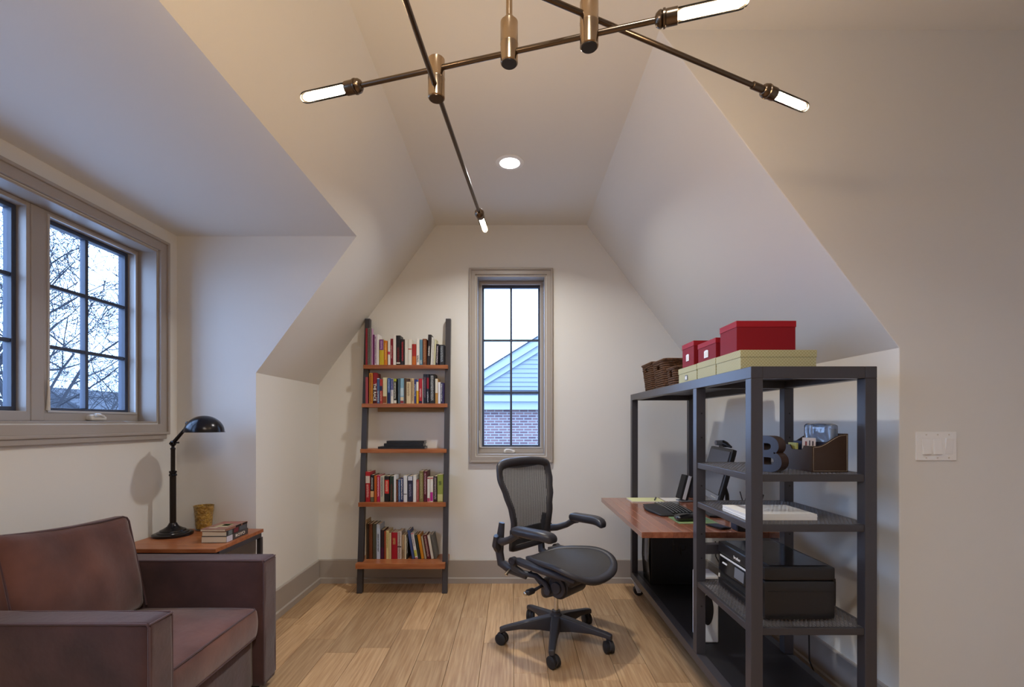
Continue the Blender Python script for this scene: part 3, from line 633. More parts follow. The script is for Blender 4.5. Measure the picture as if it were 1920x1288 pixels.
# amber glass
cg = thing('glass_votive', 'amber crackled glass cup on a clear dish beside the lamp', 'candle holder', (-1.858, 2.884, TZ))
MB().lathe([(0.0, 0.001), (0.034, 0.001), (0.044, 0.005), (0.0455, 0.008), (0.034, 0.005), (0.0, 0.004)], n=32).build('dish', 'clear_dish', cg, smooth=True)
MB().lathe([(0.0, 0.0065), (0.032, 0.0065), (0.040, 0.012), (0.043, 0.030), (0.047, 0.090), (0.053, 0.140), (0.055, 0.147), (0.0515, 0.147), (0.046, 0.100), (0.040, 0.030), (0.034, 0.016), (0.0, 0.014)], n=40).build('cup', 'amber_glass', cg, smooth=True)
# three paperbacks lying on the table
def flat_book(x, y, z, wx, ly, th, rz, cov, lab, spine):
    o = MB().prism([(-wx/2, 0), (wx/2, 0), (wx/2, th), (-wx/2, th), (-wx/2, th-0.0015), (wx/2-0.0015, th-0.0015), (wx/2-0.0015, 0.0015), (-wx/2, 0.0015)], 'y', -ly/2, ly/2).build('paperback', 'cover', None)
    o.color = (*lin(cov), 1); o.location = (x, y, z); o.rotation_euler = (0, 0, rz); tag(o, lab, 'book', 'paperbacks lying on the side table')
    MB().box(-wx/2+0.001, wx/2-0.0015, -ly/2+0.001, ly/2-0.001, 0.0015, th-0.0015).build('pages', 'page', o)
    for a, b, c in spine:
        m = MB().box(wx/2-0.0005, wx/2+0.0004, -ly/2+ly*a, -ly/2+ly*b, 0.0008, th-0.0008).build('spine_band', 'plain', o); m.color = (*lin(c), 1)
    return o
tb = flat_book(-1.604, 2.678, TZ+0.0006, 0.134, 0.215, 0.033, 0.02, '4a4444', 'thick paperback with round white letters at the bottom of the table stack', [(0.0, 0.26, 'c8c4d0')])
text_obj('spine_lettering', 'ROYO', 0.023, 'plain', tb, (0.0680, 0.025, 0.0165), (PI/2, 0, PI/2), col='e4dcd0', bold=0.0003, sx=1.5)
flat_book(-1.606, 2.680, TZ+0.0342, 0.130, 0.210, 0.026, 0.03, '2b292b', 'dark spined paperback in the middle of the table stack', [(0.08, 0.26, '6c7478'), (0.34, 0.55, '6e2c34'), (0.6, 0.96, '55585e')])
ub = flat_book(-1.608, 2.678, TZ+0.0608, 0.134, 0.214, 0.012, 0.0, '8c6252', 'thin paperback with a reddish picture cover on top of the table stack', [(0.45, 0.7, '221c1c'), (0.76, 0.98, '221c1c')])
for a, b, c, d, cc in ((-0.03, 0.04, -0.05, 0.02, 'b0a078'), (-0.01, 0.03, -0.02, 0.03, '7a8a58'), (-0.05, 0.05, 0.045, 0.075, '9c5c50'), (-0.045, 0.0, -0.075, -0.06, 'd0c0a0')):
    m = MB().box(a, b, c, d, 0.0118, 0.0124).build('cover_print', 'plain', ub); m.color = (*lin(cc), 1)

# ================================================================== ARMCHAIR (faces into the room)
ac = thing('armchair', 'brown purple suede armchair with square arms and loose cushions', 'armchair', (-1.62, 1.99, 0))
ZA = 0.64; AY = 0.42; AW = 0.115; FX = 0.43      # arm height, half width, arm width, front
def wob(a, f, seed=0):
    def g(p, u):
        n = noise.noise(Vector((p.x*f+seed, p.y*f, p.z*f)))
        return (p.x+a*n, p.y+a*n*0.8, p.z+a*n)
    return g
for s_ in (-1, 1):
    yc = s_*(AY-AW/2)
    arm = MB().rbox(((FX-0.42)/2, yc, (ZA+0.035)/2), ((FX+0.42)/2, AW/2, (ZA-0.035)/2), 0.014, 24, wob(0.0035, 7, s_*3)).build('arm', 'suede', ac, smooth='all')
    for yy in (-AW/2+0.004, AW/2-0.004):       # welt along the edges of the arm front and top
        MB().tube([(-0.40, yc+yy, ZA-0.003), (FX-0.012, yc+yy, ZA-0.003), (FX-0.004, yc+yy, ZA-0.014), (FX-0.003, yc+yy, 0.06)], 0.0038, 6).build('piping', 'piping', arm, smooth=True)
    MB().tube([(FX-0.003, yc-AW/2+0.004, ZA-0.005), (FX-0.003, yc+AW/2-0.004, ZA-0.005)], 0.0038, 6).build('piping', 'piping', arm, smooth=True)
inner = AY-AW
MB().rbox((-0.005, 0, 0.155), (FX-0.045, inner-0.001, 0.115), 0.012, 20, wob(0.003, 6, 1)).build('seat_frame', 'suede', ac, smooth='all')
def seat_fn(p, u):
    b = max(0, 1-u[0]**2)*max(0, 1-u[1]**2)
    n = noise.noise(Vector((p.x*9, p.y*9, p.z*4)))*0.006+noise.noise(Vector((p.x*3+5, p.y*3, 0)))*0.008
    q = min(1, max(0, (u[2]+1)/2)); q = q*q*(3-2*q); g = min(1, max(0, (u[0]+1)/2))
    z = p.z+(0.032*b+n*0.9)*q
    x = p.x+0.012*max(0, 1-u[2]**2)*g
    return (x, p.y, z)
sc_ = MB().rbox((0.075, 0, 0.345), (0.325, inner-0.004, 0.072), 0.020, 30, seat_fn).build('seat_cushion', 'suede_light', ac, smooth='all')
for zz in (0.412, 0.280):
    MB().tube([(-0.2, -inner+0.008, zz), (0.385, -inner+0.008, zz), (0.398, -inner+0.022, zz), (0.400, 0, zz+(0.004 if zz > 0.3 else 0)), (0.398, inner-0.022, zz), (0.385, inner-0.008, zz), (-0.2, inner-0.008, zz)], 0.0042, 6).build('piping', 'piping', sc_, smooth=True)
MB().rbox((-0.385, 0, 0.36), (0.042, inner-0.002, 0.33), 0.02, 14, wob(0.003, 6, 4)).build('back_frame', 'suede', ac, smooth='all')
tilt = Matrix.Rotation(math.radians(-12), 3, 'Y')
def back_fn(p, u):
    b = max(0, 1-u[1]**2)**0.7*max(0, 1-u[2]**2)**0.7
    n = noise.noise(Vector((p.y*7, p.z*7, 3)))*0.010+noise.noise(Vector((p.y*3, p.z*3+9, 1)))*0.014
    q = min(1, max(0, (u[0]+1)/2)); q = q*q*(3-2*q); g = min(1, max(0, (u[2]+1)/2))
    x = p.x+(0.035*b+n)*q-0.01*b*(1-q)
    z = p.z-0.018*u[1]*g-0.012*(1-u[1]**2)*g
    return (x, p.y, z)
bk = MB().rbox((-0.240, 0, 0.640), (0.085, inner-0.008, 0.235), 0.038, 28, back_fn, tilt).build('back_cushion', 'suede_light', ac, smooth='all')
pts = []
for y, z in ((-1, -1), (-1, 0), (-1, 0.88), (-0.97, 0.96), (-0.90, 1), (-0.5, 1), (0, 1), (0.5, 1), (0.90, 1), (0.97, 0.96), (1, 0.88), (1, 0), (1, -1)):
    p = Vector((0.083, y*(inner-0.016), z*0.226)); p.z += (-0.018*y-0.012*(1-y*y)) if z > 0 else 0
    p.x -= 0.008; pts.append(Vector((-0.240, 0, 0.640))+tilt@p)
MB().tube(pts, 0.0042, 6).build('piping', 'piping', bk, smooth=True)
for x in (-0.36, 0.36):
    for y in (-0.36, 0.36):
        MB().tube([(x, y, 0), (x, y, 0.045)], [0.016, 0.024], 12).build('foot', 'black_matte', ac)

# ================================================================== STEEL DESK AND SHELF UNIT
UX0, UX1 = 0.898, 1.374
YN, YM, YK = 1.811, 2.350, 3.670     # front of near posts, middle posts, back of far posts
ZT = 1.512; PT = 0.045
un = thing('desk_shelf_unit', 'black steel rolling desk unit with wood desktop and mesh shelves', 'desk', (1.136, 2.74, 0))
UO = Vector((1.136, 2.74, 0))
def ub_(name, x0, x1, y0, y1, z0, z1, m='steel_black', par=None, bevel=0.002):
    return MB().box(x0-UO.x, x1-UO.x, y0-UO.y, y1-UO.y, z0, z1).build(name, m, par or un, bevel=bevel)
ZB0, ZB1 = 0.118, 0.166            # bottom frame
POSTS = [(x, y) for x in (UX0, UX1-PT) for y in (YN, YM, YK-PT)]
for x, y in POSTS: ub_('post', x, x+PT, y, y+PT, ZB1, ZT-PT)
for x in (UX0, UX1-PT):
    ub_('top_rail', x, x+PT, YN, YK, ZT-PT, ZT); ub_('bottom_rail', x, x+PT, YN, YK, ZB0, ZB1)
for y in (YN, YM, YK-PT):
    ub_('top_crossbar', UX0+PT, UX1-PT, y, y+PT, ZT-PT, ZT); ub_('bottom_crossbar', UX0+PT, UX1-PT, y, y+PT, ZB0, ZB1)
ub_('top_panel', UX0+PT, UX1-PT, YN+PT, YK-PT, ZT-0.010, ZT-0.002, 'steel_shelf', bevel=0)
ub_('bottom_panel', UX0+PT-0.004, UX1-PT+0.004, YN+PT-0.004, YK-PT+0.004, ZB1-0.014, ZB1+0.002, 'panel_black', bevel=0)
for y in (YM, YK-PT): ub_('desk_bearer', UX0+PT, UX1-PT, y, y+PT, 0.655, 0.702)
ub_('desk_bearer', UX1-PT, UX1, YM+PT, YK-PT, 0.655, 0.702)
# desktop of glued staves
dk = MB(); DX0, DX1, DY0, DY1, DZ = 0.662, 1.372, 2.470, 3.600, 0.735
nst = 13
for i in range(nst):
    a = DX0+(DX1-DX0)*i/nst; b = DX0+(DX1-DX0)*(i+1)/nst
    if a < UX0+PT and b > UX0: pass
    o = MB().box(-(b-a)/2+0.0002, (b-a)/2-0.0002, -(DY1-DY0)/2, (DY1-DY0)/2, -0.030, 0.0).build('desktop_stave', 'cherry_stave', un, bevel=0.0008, seg=1)
    o.location = ((a+b)/2-UO.x, (DY0+DY1)/2-UO.y, DZ)
# three mesh shelves at the near end
SHZ = [1.103, 0.913, 0.522]
for z in SHZ:
    a0, a1, b0, b1 = UX0+PT, UX1-PT, YN+0.002, YM+PT-0.002
    fr = MB(); x0, x1, y0, y1 = UX0+0.002, UX1-0.002, YN+PT, YM
    sh = ub_('shelf_frame', UX0+PT, UX1-PT, YN+0.004, YN+0.020, z-0.027, z, 'steel_shelf', bevel=0.002)
    ub_('shelf_frame', UX0+PT, UX1-PT, YM+PT-0.020, YM+PT-0.004, z-0.027, z, 'steel_shelf', bevel=0.002)
    ub_('shelf_frame', UX0+0.004, UX0+0.020, YN+PT, YM, z-0.027, z, 'steel_black', bevel=0.002)
    ub_('shelf_frame', UX1-0.020, UX1-0.004, YN+PT, YM, z-0.027, z, 'steel_black', bevel=0.002)
    mb = MB(); X0, X1, Y0, Y1 = UX0+0.018, UX1-0.018, YN+0.018, YM+PT-0.018; pitch = 0.0135
    for sgn in (1, -1):
        t = -0.7
        while t < 0.9:
            # line y = sgn*1.9*(x) + t, clipped to the panel
            pts = []
            for xx in (X0, X1):
                yy = Y0+t+sgn*1.7*(xx-(X0 if sgn > 0 else X1))
                pts.append((xx, yy))
            (xa, ya), (xb, yb) = pts
            def clip(xa, ya, xb, yb):
                for lim, hi in ((Y0, False), (Y1, True)):
                    if (ya > lim) == hi and (yb > lim) == hi and ya != lim: return None
                    if (ya > lim) == hi: xa = xa+(xb-xa)*(lim-ya)/(yb-ya); ya = lim
                    if (yb > lim) == hi: xb = xa+(xb-xa)*(lim-ya)/(yb-ya) if yb != ya else xb; yb = lim
                return xa, ya, xb, yb
            r = clip(xa, ya, xb, yb); t += pitch*1.97
            if not r: continue
            xa, ya, xb, yb = r; d = Vector((xb-xa, yb-ya, 0))
            if d.length < 0.004: continue
            d.normalize(); n = Vector((-d.y, d.x, 0))*0.0016
            P = [Vector((xa, ya, 0))-n, Vector((xa, ya, 0))+n, Vector((xb, yb, 0))+n, Vector((xb, yb, 0))-n]
            P = [p-UO for p in P]
            mb.add([(p.x, p.y, z-0.0035) for p in P]+[(p.x, p.y, z-0.0005) for p in P], [(0,1,2,3),(7,6,5,4),(0,4,5,1),(1,5,6,2),(2,6,7,3),(3,7,4,0)])
    tag(mb.build('expanded_mesh', 'mesh_steel', un), kind='stuff')
for x, y in POSTS[:3]+POSTS[3:]:          # peg holes down the faces of the posts that carry shelves
    if y != YM: continue
    for i in range(9):
        z = 0.40+i*0.118
        if any(abs(z-q+0.012) < 0.03 for q in SHZ) or abs(z-0.70) < 0.05: continue
        MB().cyl((x+PT*0.55-UO.x, y-0.0008-UO.y, z), (x+PT*0.55-UO.x, y+0.002-UO.y, z), 0.0042, 10).build('peg_hole', 'black_matte', un)
for x in (UX0+0.022, UX1-0.06):
    for y in (YN+0.05, YK-0.055):
        cx, cy = x-UO.x, y-UO.y
        cs = MB().box(cx-0.026, cx+0.026, cy-0.030, cy+0.030, ZB0-0.005, ZB0).build('caster', 'zinc', un, bevel=0.001)
        MB().prism([(cx-0.024, 0.112), (cx+0.020, 0.112), (cx+0.042, 0.050), (cx+0.036, 0.024), (cx+0.010, 0.024), (cx-0.004, 0.060)], 'y', cy-0.026, cy-0.020).build('caster_fork', 'zinc', cs)
        MB().prism([(cx-0.022, 0.112), (cx+0.022, 0.112), (cx+0.034, 0.045), (cx+0.018, 0.038)], 'y', cy+0.018, cy+0.022).build('caster_fork', 'zinc', cs)
        MB().tube([(cx+0.024, cy-0.016, 0.0375), (cx+0.024, cy+0.016, 0.0375)], 0.0372, 20).build('caster_wheel', 'rubber', cs, smooth=True)
        MB().tube([(cx+0.024, cy-0.026, 0.0375), (cx+0.024, cy+0.026, 0.0375)], 0.006, 8).build('axle', 'zinc', cs)

# ------------------------------------------------------------------ on top of the unit: boxes and baskets
def lidded(name, x0, x1, y0, y1, z0, z1, lid, m, ml, lab, cat='box', group=None, plate=None):
    t = thing(name, lab, cat, ((x0+x1)/2, (y0+y1)/2, z0), 0, group)
    hx, hy, h = (x1-x0)/2, (y1-y0)/2, z1-z0
    e = 0.002
    MB().box(-hx+e, hx-e, -hy+e, hy-e, 0, h-0.004).build('body', m, t, bevel=0.0015)
    mb = MB(); mb.box(-hx, hx, -hy, hy, h-0.004, h)
    for a in ((-hx, -hx+e, -hy, hy), (hx-e, hx, -hy, hy), (-hx+e, hx-e, -hy, -hy+e), (-hx+e, hx-e, hy-e, hy)): mb.box(a[0], a[1], a[2], a[3], h-lid, h-0.004)
    MB().box(-hx, hx, -hy, hy, h-lid, h).build('lid', ml, t, bevel=0.0012)
    if plate:
        py, pz, pw, ph, pm = plate
        fr = MB()
        vs = [(-hx+0.0005, py+a*pw, pz+b*ph) for a, b in ((-1,-1),(1,-1),(1,1),(0.35,1.25),(-0.35,1.25),(-1,1))]
        n = len(vs); fr.add(vs+[(-hx-0.0012, b, c) for a, b, c in vs], [tuple(range(n)), tuple(range(2*n-1, n-1, -1))]+[(i, i+n, (i+1) % n+n, (i+1) % n) for i in range(n)])
        f = fr.build('label_holder', pm, t)
        MB().box(-hx-0.0018, -hx-0.001, py-pw*0.72, py+pw*0.72, pz-ph*0.7, pz+ph*0.7).build('label_card', 'paper', f)
    return t
GZ = ZT+0.0006; GT = ZT+0.084
GX = 0.926
lidded('green_paper_box', GX, GX+0.313, 1.956, 2.192, GZ, GT, 0.030, 'green_paper', 'green_paper', 'pale green patterned paper box nearest the camera, under the largest red box', group='green paper boxes')
lidded('green_paper_box', GX, GX+0.313, 2.198, 2.418, GZ, GT+0.001, 0.030, 'green_paper', 'green_paper', 'pale green patterned paper box in the middle of three, under a small red box', group='green paper boxes')
lidded('green_paper_box', GX, GX+0.313, 2.424, 2.690, GZ, GT, 0.030, 'green_paper', 'green_paper', 'pale green patterned paper box next to the baskets with a label holder', group='green paper boxes', plate=(0.01, 0.026, 0.018, 0.012, 'grey_plastic'))
RZ = GT+0.0016
lidded('red_storage_box', GX+0.003, GX+0.252, 1.996, 2.160, RZ-0.001, 1.723, 0.026, 'red_box', 'red_lid', 'largest red storage box on top of the stack', group='red storage boxes')
lidded('red_storage_box', GX+0.003, GX+0.170, 2.202, 2.416, RZ, 1.690, 0.024, 'red_box', 'red_lid', 'low red storage box in the middle with a white label', group='red storage boxes', plate=(0.0, 0.030, 0.024, 0.016, 'white_plastic'))
lidded('red_storage_box', GX+0.003, GX+0.175, 2.470, 2.640, RZ, 1.722, 0.026, 'red_box', 'red_lid', 'tall narrow red storage box with a white label beside the baskets', group='red storage boxes', plate=(0.0, 0.045, 0.020, 0.016, 'white_plastic'))
def basket(x0, x1, y0, y1, h, flare, lab, hole):
    t = thing('woven_basket', lab, 'basket', ((x0+x1)/2, (y0+y1)/2, ZT+0.0006), 0, 'woven baskets on the desk unit')
    hx, hy = (x1-x0)/2, (y1-y0)/2; n = max(6, int(h/0.0125)); st_ = h/n
    rg = random.Random(len(lab))
    inner = MB().box(-hx+0.012, hx-0.012, -hy+0.012, hy-0.012, 0.002, 0.010).build('base', 'rope', t)
    wall = MB()
    for k in range(n):
        f = 1; e = flare*(k+0.5)/n; z = (k+0.5)*st_; r = st_*0.54
        a, b = hx+e-r, hy+e-r; cr = 0.02; pts = []
        seg = 14
        def line(p, q, m):
            for i in range(m): yield (p[0]+(q[0]-p[0])*i/m, p[1]+(q[1]-p[1])*i/m)
        loop = list(line((-a+cr, -b), (a-cr, -b), seg))+list(line((a, -b+cr), (a, b-cr), seg))+list(line((a-cr, b), (-a+cr, b), seg))+list(line((-a, b-cr), (-a, -b+cr), seg))
        P = []
        for i, (px, py) in enumerate(loop):
            w_ = 0.0016*math.sin(i*PI+k*PI)+rg.uniform(-0.0010, 0.0010)
            P.append((px+w_*(1 if abs(px) > a*0.99 else 0)*1.0, py+w_*(1 if abs(py) > b*0.99 else 0), z+rg.uniform(-0.0010, 0.0010)))
        hz0, hz1 = hole
        if hz0 < z < hz1:     # rows broken by the hand hole in the left side
            m = len(P); s0 = 3*seg
            left = P[s0:s0+seg]
            cut0, cut1 = int(seg*0.34), int(seg*0.66)
            run = P[s0+cut1:]+P[:s0+cut0+1]
            wall.tube(run, r, 6)
        else: wall.tube(P, r, 6, closed=True)
    wall.build('woven_wall', 'rope', t, smooth='all')
    rim = MB(); e = flare; a, b = hx+e-0.006, hy+e-0.006
    rim.tube([(-a, -b+0.012, h), (-a, b-0.012, h), (-a+0.012, b, h), (a-0.012, b, h), (a, b-0.012, h), (a, -b+0.012, h), (a-0.012, -b, h), (-a+0.012, -b, h)], 0.0075, 7, closed=True)
    rim.build('rim', 'rope', t, smooth='all')
basket(0.935, 1.300, 3.195, 3.420, 0.185, 0.020, 'dark brown woven basket farthest along the desk unit top', (0.130, 0.158))
basket(0.925, 1.290, 2.920, 3.150, 0.172, 0.012, 'tall dark brown woven basket standing between two other baskets', (0.125, 0.150))
basket(0.925, 1.240, 2.722, 2.890, 0.104, 0.006, 'lowest dark brown woven basket next to the green boxes', (0.055, 0.085))

# ------------------------------------------------------------------ mesh shelf items
def prof_text(): pass
# metal letter
lb = thing('decorative_letter', 'dark metal letter B with wooden sides standing on the top mesh shelf', 'letter', (1.035, 1.925, SHZ[0]+0.0004), math.radians(-58))
cu = bpy.data.curves.new('letter', 'FONT'); cu.body = 'B'; cu.size = 0.192; cu.extrude = 0.026; cu.offset = 0.006; cu.align_x = 'CENTER'; cu.resolution_u = 8
to = bpy.data.objects.new('letter_c', cu); C.objects.link(to)
me = bpy.data.meshes.new_from_object(to.evaluated_get(bpy.context.evaluated_depsgraph_get())); bpy.data.objects.remove(to)
zmin = min(v.co.y for v in me.vertices)
for v in me.vertices: v.co = Vector((v.co.x, -v.co.z, v.co.y-zmin))
bo = bpy.data.objects.new('letter_body', me); C.objects.link(bo); bo.parent = lb
me.materials.clear(); me.materials.append(M['letter_wood']); me.materials.append(M['letter_metal'])
for p in me.polygons: p.material_index = 1 if abs(p.normal.y) > 0.9 else 0
# desk organizer
og = thing('desk_organizer', 'dark brown stitched leather organizer box on the top mesh shelf', 'organizer', (1.252, 2.00, SHZ[0]+0.0004))
ox, oy = 0.071, 0.105
def curve_side(n=10):
    pts = [(-ox, 0), (ox, 0), (ox, 0.152)]
    for i in range(n+1):
        u = i/n; x = ox-0.012-(2*ox-0.012)*u; z = 0.103+0.048*(0.5+0.5*math.cos(PI*min(1, u*1.15)))
        pts.append((x, z))
    return pts
for y in (-oy, oy-0.006):
    sd = MB().prism(curve_side(), 'y', y, y+0.006).build('side_panel', 'leather', og, bevel=0.001)
    yy = y-0.0004 if y < 0 else y+0.0064
    q = [(-ox+0.005, 0.005), (ox-0.005, 0.005), (ox-0.005, 0.147)]+[(x-0.002, z-0.005) for x, z in curve_side()[3:-1]]+[(-ox+0.005, 0.098)]
    MB().tube([(a, yy, b) for a, b in q], 0.0007, 4, closed=True).build('stitching', 'stitch', sd)
MB().prism([(-oy+0.0065, 0), (oy-0.0065, 0), (oy-0.0065, 0.103), (0.05, 0.103), (0.035, 0.085), (-0.035, 0.085), (-0.05, 0.103), (-oy+0.0065, 0.103)], 'x', -ox, -ox+0.006).build('front_panel', 'leather', og, bevel=0.001)
MB().box(ox-0.006, ox, -oy+0.0065, oy-0.0065, 0, 0.152).build('back_panel', 'leather', og)
MB().box(-0.012, -0.008, -oy+0.007, oy-0.007, 0.004, 0.118).build('divider', 'leather_in', og)
MB().box(-ox+0.006, ox-0.006, -oy+0.0065, oy-0.0065, 0, 0.004).build('bottom_panel', 'leather_in', og)
def leaf(name, lab, cat, x, y, z, wx, wy, h, col, rz=0, ry=0, m='plain', marks=()):
    o = MB().box(-wx/2, wx/2, -wy/2, wy/2, 0, h).build(name, m, None, bevel=0.0006, seg=1); o.location = (x, y, z); o.rotation_euler = (0, ry, rz); o.color = (*lin(col), 1)
    tag(o, lab, cat)
    for (a, b, c, d, cc) in marks:
        q = MB().box(-wx/2-0.0006, -wx/2, a, b, c, d).build('printed_mark', 'plain', o); q.color = (*lin(cc), 1)
    return o
oz = SHZ[0]+0.005
pm = [(-0.030, -0.022, 0.082, 0.104, '3a2020'), (-0.010, -0.004, 0.080, 0.106, '2a2430'), (0.010, 0.020, 0.082, 0.102, '8a3a30'), (-0.035, 0.035, 0.078, 0.084, 'b0a8a0')]
leaf('picture_card', 'pale picture postcard sticking out of the leather organizer', 'card', 1.2150, 1.975, oz+0.012, 0.002, 0.080, 0.117, 'd9c7b8', math.radians(4), 0.02, marks=pm)
leaf('card_packet', 'green and yellow packet in the leather organizer behind the postcard', 'packet', 1.201, 2.058, oz, 0.008, 0.060, 0.106, 'b5b46a')
leaf('notepad', 'white notepad with blue cover inside the leather organizer', 'notepad', 1.226, 2.062, oz, 0.010, 0.060, 0.113, '2a3556')
leaf('card_stack', 'stack of cream cards in the leather organizer', 'cards', 1.2010, 1.925, oz, 0.008, 0.040, 0.098, 'cfc49c')
def film(p, u):
    n = noise.noise(Vector((p.x*38, p.y*38, p.z*30)))
    return (p.x+0.004*n, p.y+0.006*n, p.z+0.005*n)
fp = MB().rbox((0, 0, 0.080), (0.020, 0.088, 0.080), 0.012, 16, film).build('plastic_packet', 'plastic_film', None, smooth='all')
fp.location = (1.280, 2.000, oz+0.026); tag(fp, 'crinkled clear plastic packet standing in the organizer', 'packet')
MB().box(-0.010, 0.010, -0.072, 0.072, 0.012, 0.140).build('packet_contents', 'grey_plastic', fp)
# paper ream
pr_ = MB(); rgp = random.Random(5)
prm = thing('paper_stack', 'stack of white printer paper on the middle mesh shelf', 'paper', (1.062, 2.005, SHZ[1]+0.0002))
for i in range(9):
    dx, dy = rgp.uniform(-0.0008, 0.0008), rgp.uniform(-0.0008, 0.0008)
    MB().box(-0.140+dx, 0.140+dx, -0.108+dy, 0.108+dy, i*0.0027, i*0.0027+0.0026).build('sheet_bundle', 'paper', prm)
# printer
pt = thing('printer', 'black inkjet printer with small touch screen on the lowest mesh shelf', 'printer', (1.119, 2.085, SHZ[2]+0.0004))
PX, PY = 0.139, 0.215
MB().rbox((0, 0, 0.083), (PX, PY, 0.077), 0.012, 10).build('body', 'black_plastic', pt, smooth=True)
MB().rbox((0.0, 0, 0.187), (PX, PY, 0.028), 0.010, 8).build('scanner_lid', 'black_plastic', pt, smooth=True)
MB().box(-PX+0.03, PX-0.02, -PY+0.02, PY-0.02, 0.2145, 0.2155).build('lid_panel', 'black_gloss', pt)
MB().box(-PX-0.0015, -PX+0.004, -PY+0.03, PY-0.03, 0.150, 0.1555).build('trim_strip', 'zinc', pt)
text_obj('brand_lettering', 'brother', 0.020, 'white_plastic', pt, (-PX-0.0008, 0.015, 0.180), (PI/2, 0, -PI/2), 0.0005)
pn = MB().prism([(-PX-0.006, 0.085), (-PX+0.004, 0.085), (-PX+0.004, 0.146), (-PX-0.001, 0.146)], 'y', -PY+0.02, PY-0.03).build('control_panel', 'black_gloss', pt)
MB().prism([(-PX-0.0065, 0.095), (-PX-0.004, 0.095), (-PX-0.0018, 0.140), (-PX-0.0035, 0.140)], 'y', -0.055, 0.030).build('touch_screen', 'grey_plastic', pn)
MB().prism([(-PX-0.0062, 0.124), (-PX-0.004, 0.124), (-PX-0.0025, 0.130), (-PX-0.0045, 0.130)], 'y', 0.105, 0.150).build('status_mark', 'zinc', pn)
MB().box(-PX-0.001, -PX+0.01, -PY+0.03, PY-0.035, 0.055, 0.083).build('output_slot', 'dark_inside', pt)
MB().rbox((-PX-0.006, 0, 0.046), (0.012, 0.13, 0.006), 0.004, 5).build('paper_tray', 'black_plastic', pt, smooth=True)
MB().box(-PX-0.001, -PX+0.002, PY-0.022, PY-0.012, 0.045, 0.062).build('status_sticker', 'off_white', pt)
MB().rbox((PX+0.005, -0.10, 0.110), (0.008, 0.10, 0.055), 0.006, 6).build('rear_cover', 'black_plastic', pt, smooth=True)
MB().box(-PX+0.015, PX-0.004, -PY-0.0012, -PY+0.002, 0.118, 0.1192).build('side_seam', 'black_matte', pt)
MB().box(-0.07, 0.02, -PY-0.001, -PY+0.002, 0.012, 0.022).build('side_vent', 'dark_inside', pt)
for x in (-0.11, 0.11):
    for y in (-0.18, 0.18): MB().cyl((x, y, 0), (x, y, 0.008), 0.012, 10).build('foot', 'rubber', pt)

# ------------------------------------------------------------------ desk things
dz = DZ+0.0008
mo = thing('monitor', 'black desktop monitor tilted back on the desk facing left', 'monitor', (1.262, 2.950, dz), math.radians(-8))
tl = Matrix.Rotation(math.radians(15), 3, 'Y')
mc = Vector((-0.012, 0, 0.255))
MB().rbox(mc, (0.016, 0.228, 0.160), 0.010, 10, None, tl).build('housing', 'black_plastic', mo, smooth=True)
def at_m(x, y, z): return mc+tl@Vector((x, y, z))
MB().obox(at_m(-0.0168, 0, 0.012), 0.0012, 0.208, 0.128, tl).build('screen_panel', 'screen', mo)
MB().obox(at_m(-0.0164, 0, -0.138), 0.0010, 0.222, 0.018, tl).build('lower_bezel', 'grey_plastic', mo)
for i in range(5): MB().obox(at_m(-0.0178, -0.09-0.02*i, -0.138), 0.0008, 0.004, 0.0025, tl).build('menu_button', 'off_white', mo)
MB().tube([(0.055, 0, 0.014), (0.050, 0, 0.12), (0.018, 0, 0.235)], [0.011, 0.010, 0.009], 10, flat=1.2).build('stand', 'black_plastic', mo, smooth=True)
MB().rbox((0.012, 0, 0.007), (0.095, 0.12, 0.007), 0.006, 8).build('foot', 'black_plastic', mo, smooth=True)
wc = thing('webcam', 'small black webcam clipped on top of the monitor', 'webcam', (1.296, 2.965, dz+0.408))
MB().tube([(-0.045, 0, 0.030), (0.005, 0, 0.030)], [0.016, 0.018], 14).build('lens_barrel', 'grey_plastic', wc, smooth=True)
MB().tube([(-0.002, 0, 0.030), (0.012, -0.02, 0.022), (0.020, -0.07, 0.007)], [0.019, 0.016, 0.006], 10).build('clip', 'black_plastic', wc, smooth=True)
MB().box(-0.012, 0.02, -0.03, 0.03, 0.004, 0.014).build('mount', 'black_plastic', wc)
def speaker(loc, rz, lab):
    s_ = thing('computer_speaker', lab, 'speaker', loc, rz, 'computer speakers on the desk')
    tq = Matrix.Rotation(math.radians(16), 3, 'Y')
    MB().obox(Vector((0.014, 0, 0.100)), 0.030, 0.036, 0.088, tq).build('cabinet', 'black_plastic', s_, bevel=0.004)
    MB().obox(Vector((0.014, 0, 0.100))+tq@Vector((-0.031, 0, 0)), 0.0018, 0.033, 0.085, tq).build('grille', 'black_matte', s_)
    MB().obox(Vector((0.014, 0, 0.100))+tq@Vector((-0.004, -0.0368, 0)), 0.012, 0.0014, 0.086, tq).build('side_strip', 'zinc', s_)
    MB().rbox((0.01, 0, 0.006), (0.045, 0.042, 0.006), 0.005, 6).build('base', 'grey_plastic', s_, smooth=True)
speaker((1.215, 3.430, dz), 0.15, 'black computer speaker with silver edge left of the monitor')
speaker((1.285, 2.615, dz), -0.1, 'black computer speaker at the near end of the desk behind the mesh shelf')
kb = thing('keyboard', 'black ergonomic keyboard with curved wrist rest on the desk', 'keyboard', (0.985, 3.075, dz))
def kb_fn(p, u):
    x = p.x; k = 0.016*math.cos(u[1]*PI)          # wavy front edge
    if p.x < 0: x -= k*(-u[0])
    return (x, p.y*(1-0.05*max(0, -u[0])), (p.z+0.010)*(0.45+0.35*(u[0]+1)*0.5+0.35*(1-u[1]**2)))
MB().rbox((0, 0, 0.001), (0.120, 0.205, 0.010), 0.009, 16, lambda p, u: kb_fn(p, u)).build('wrist_rest', 'rubber', kb, smooth='all')
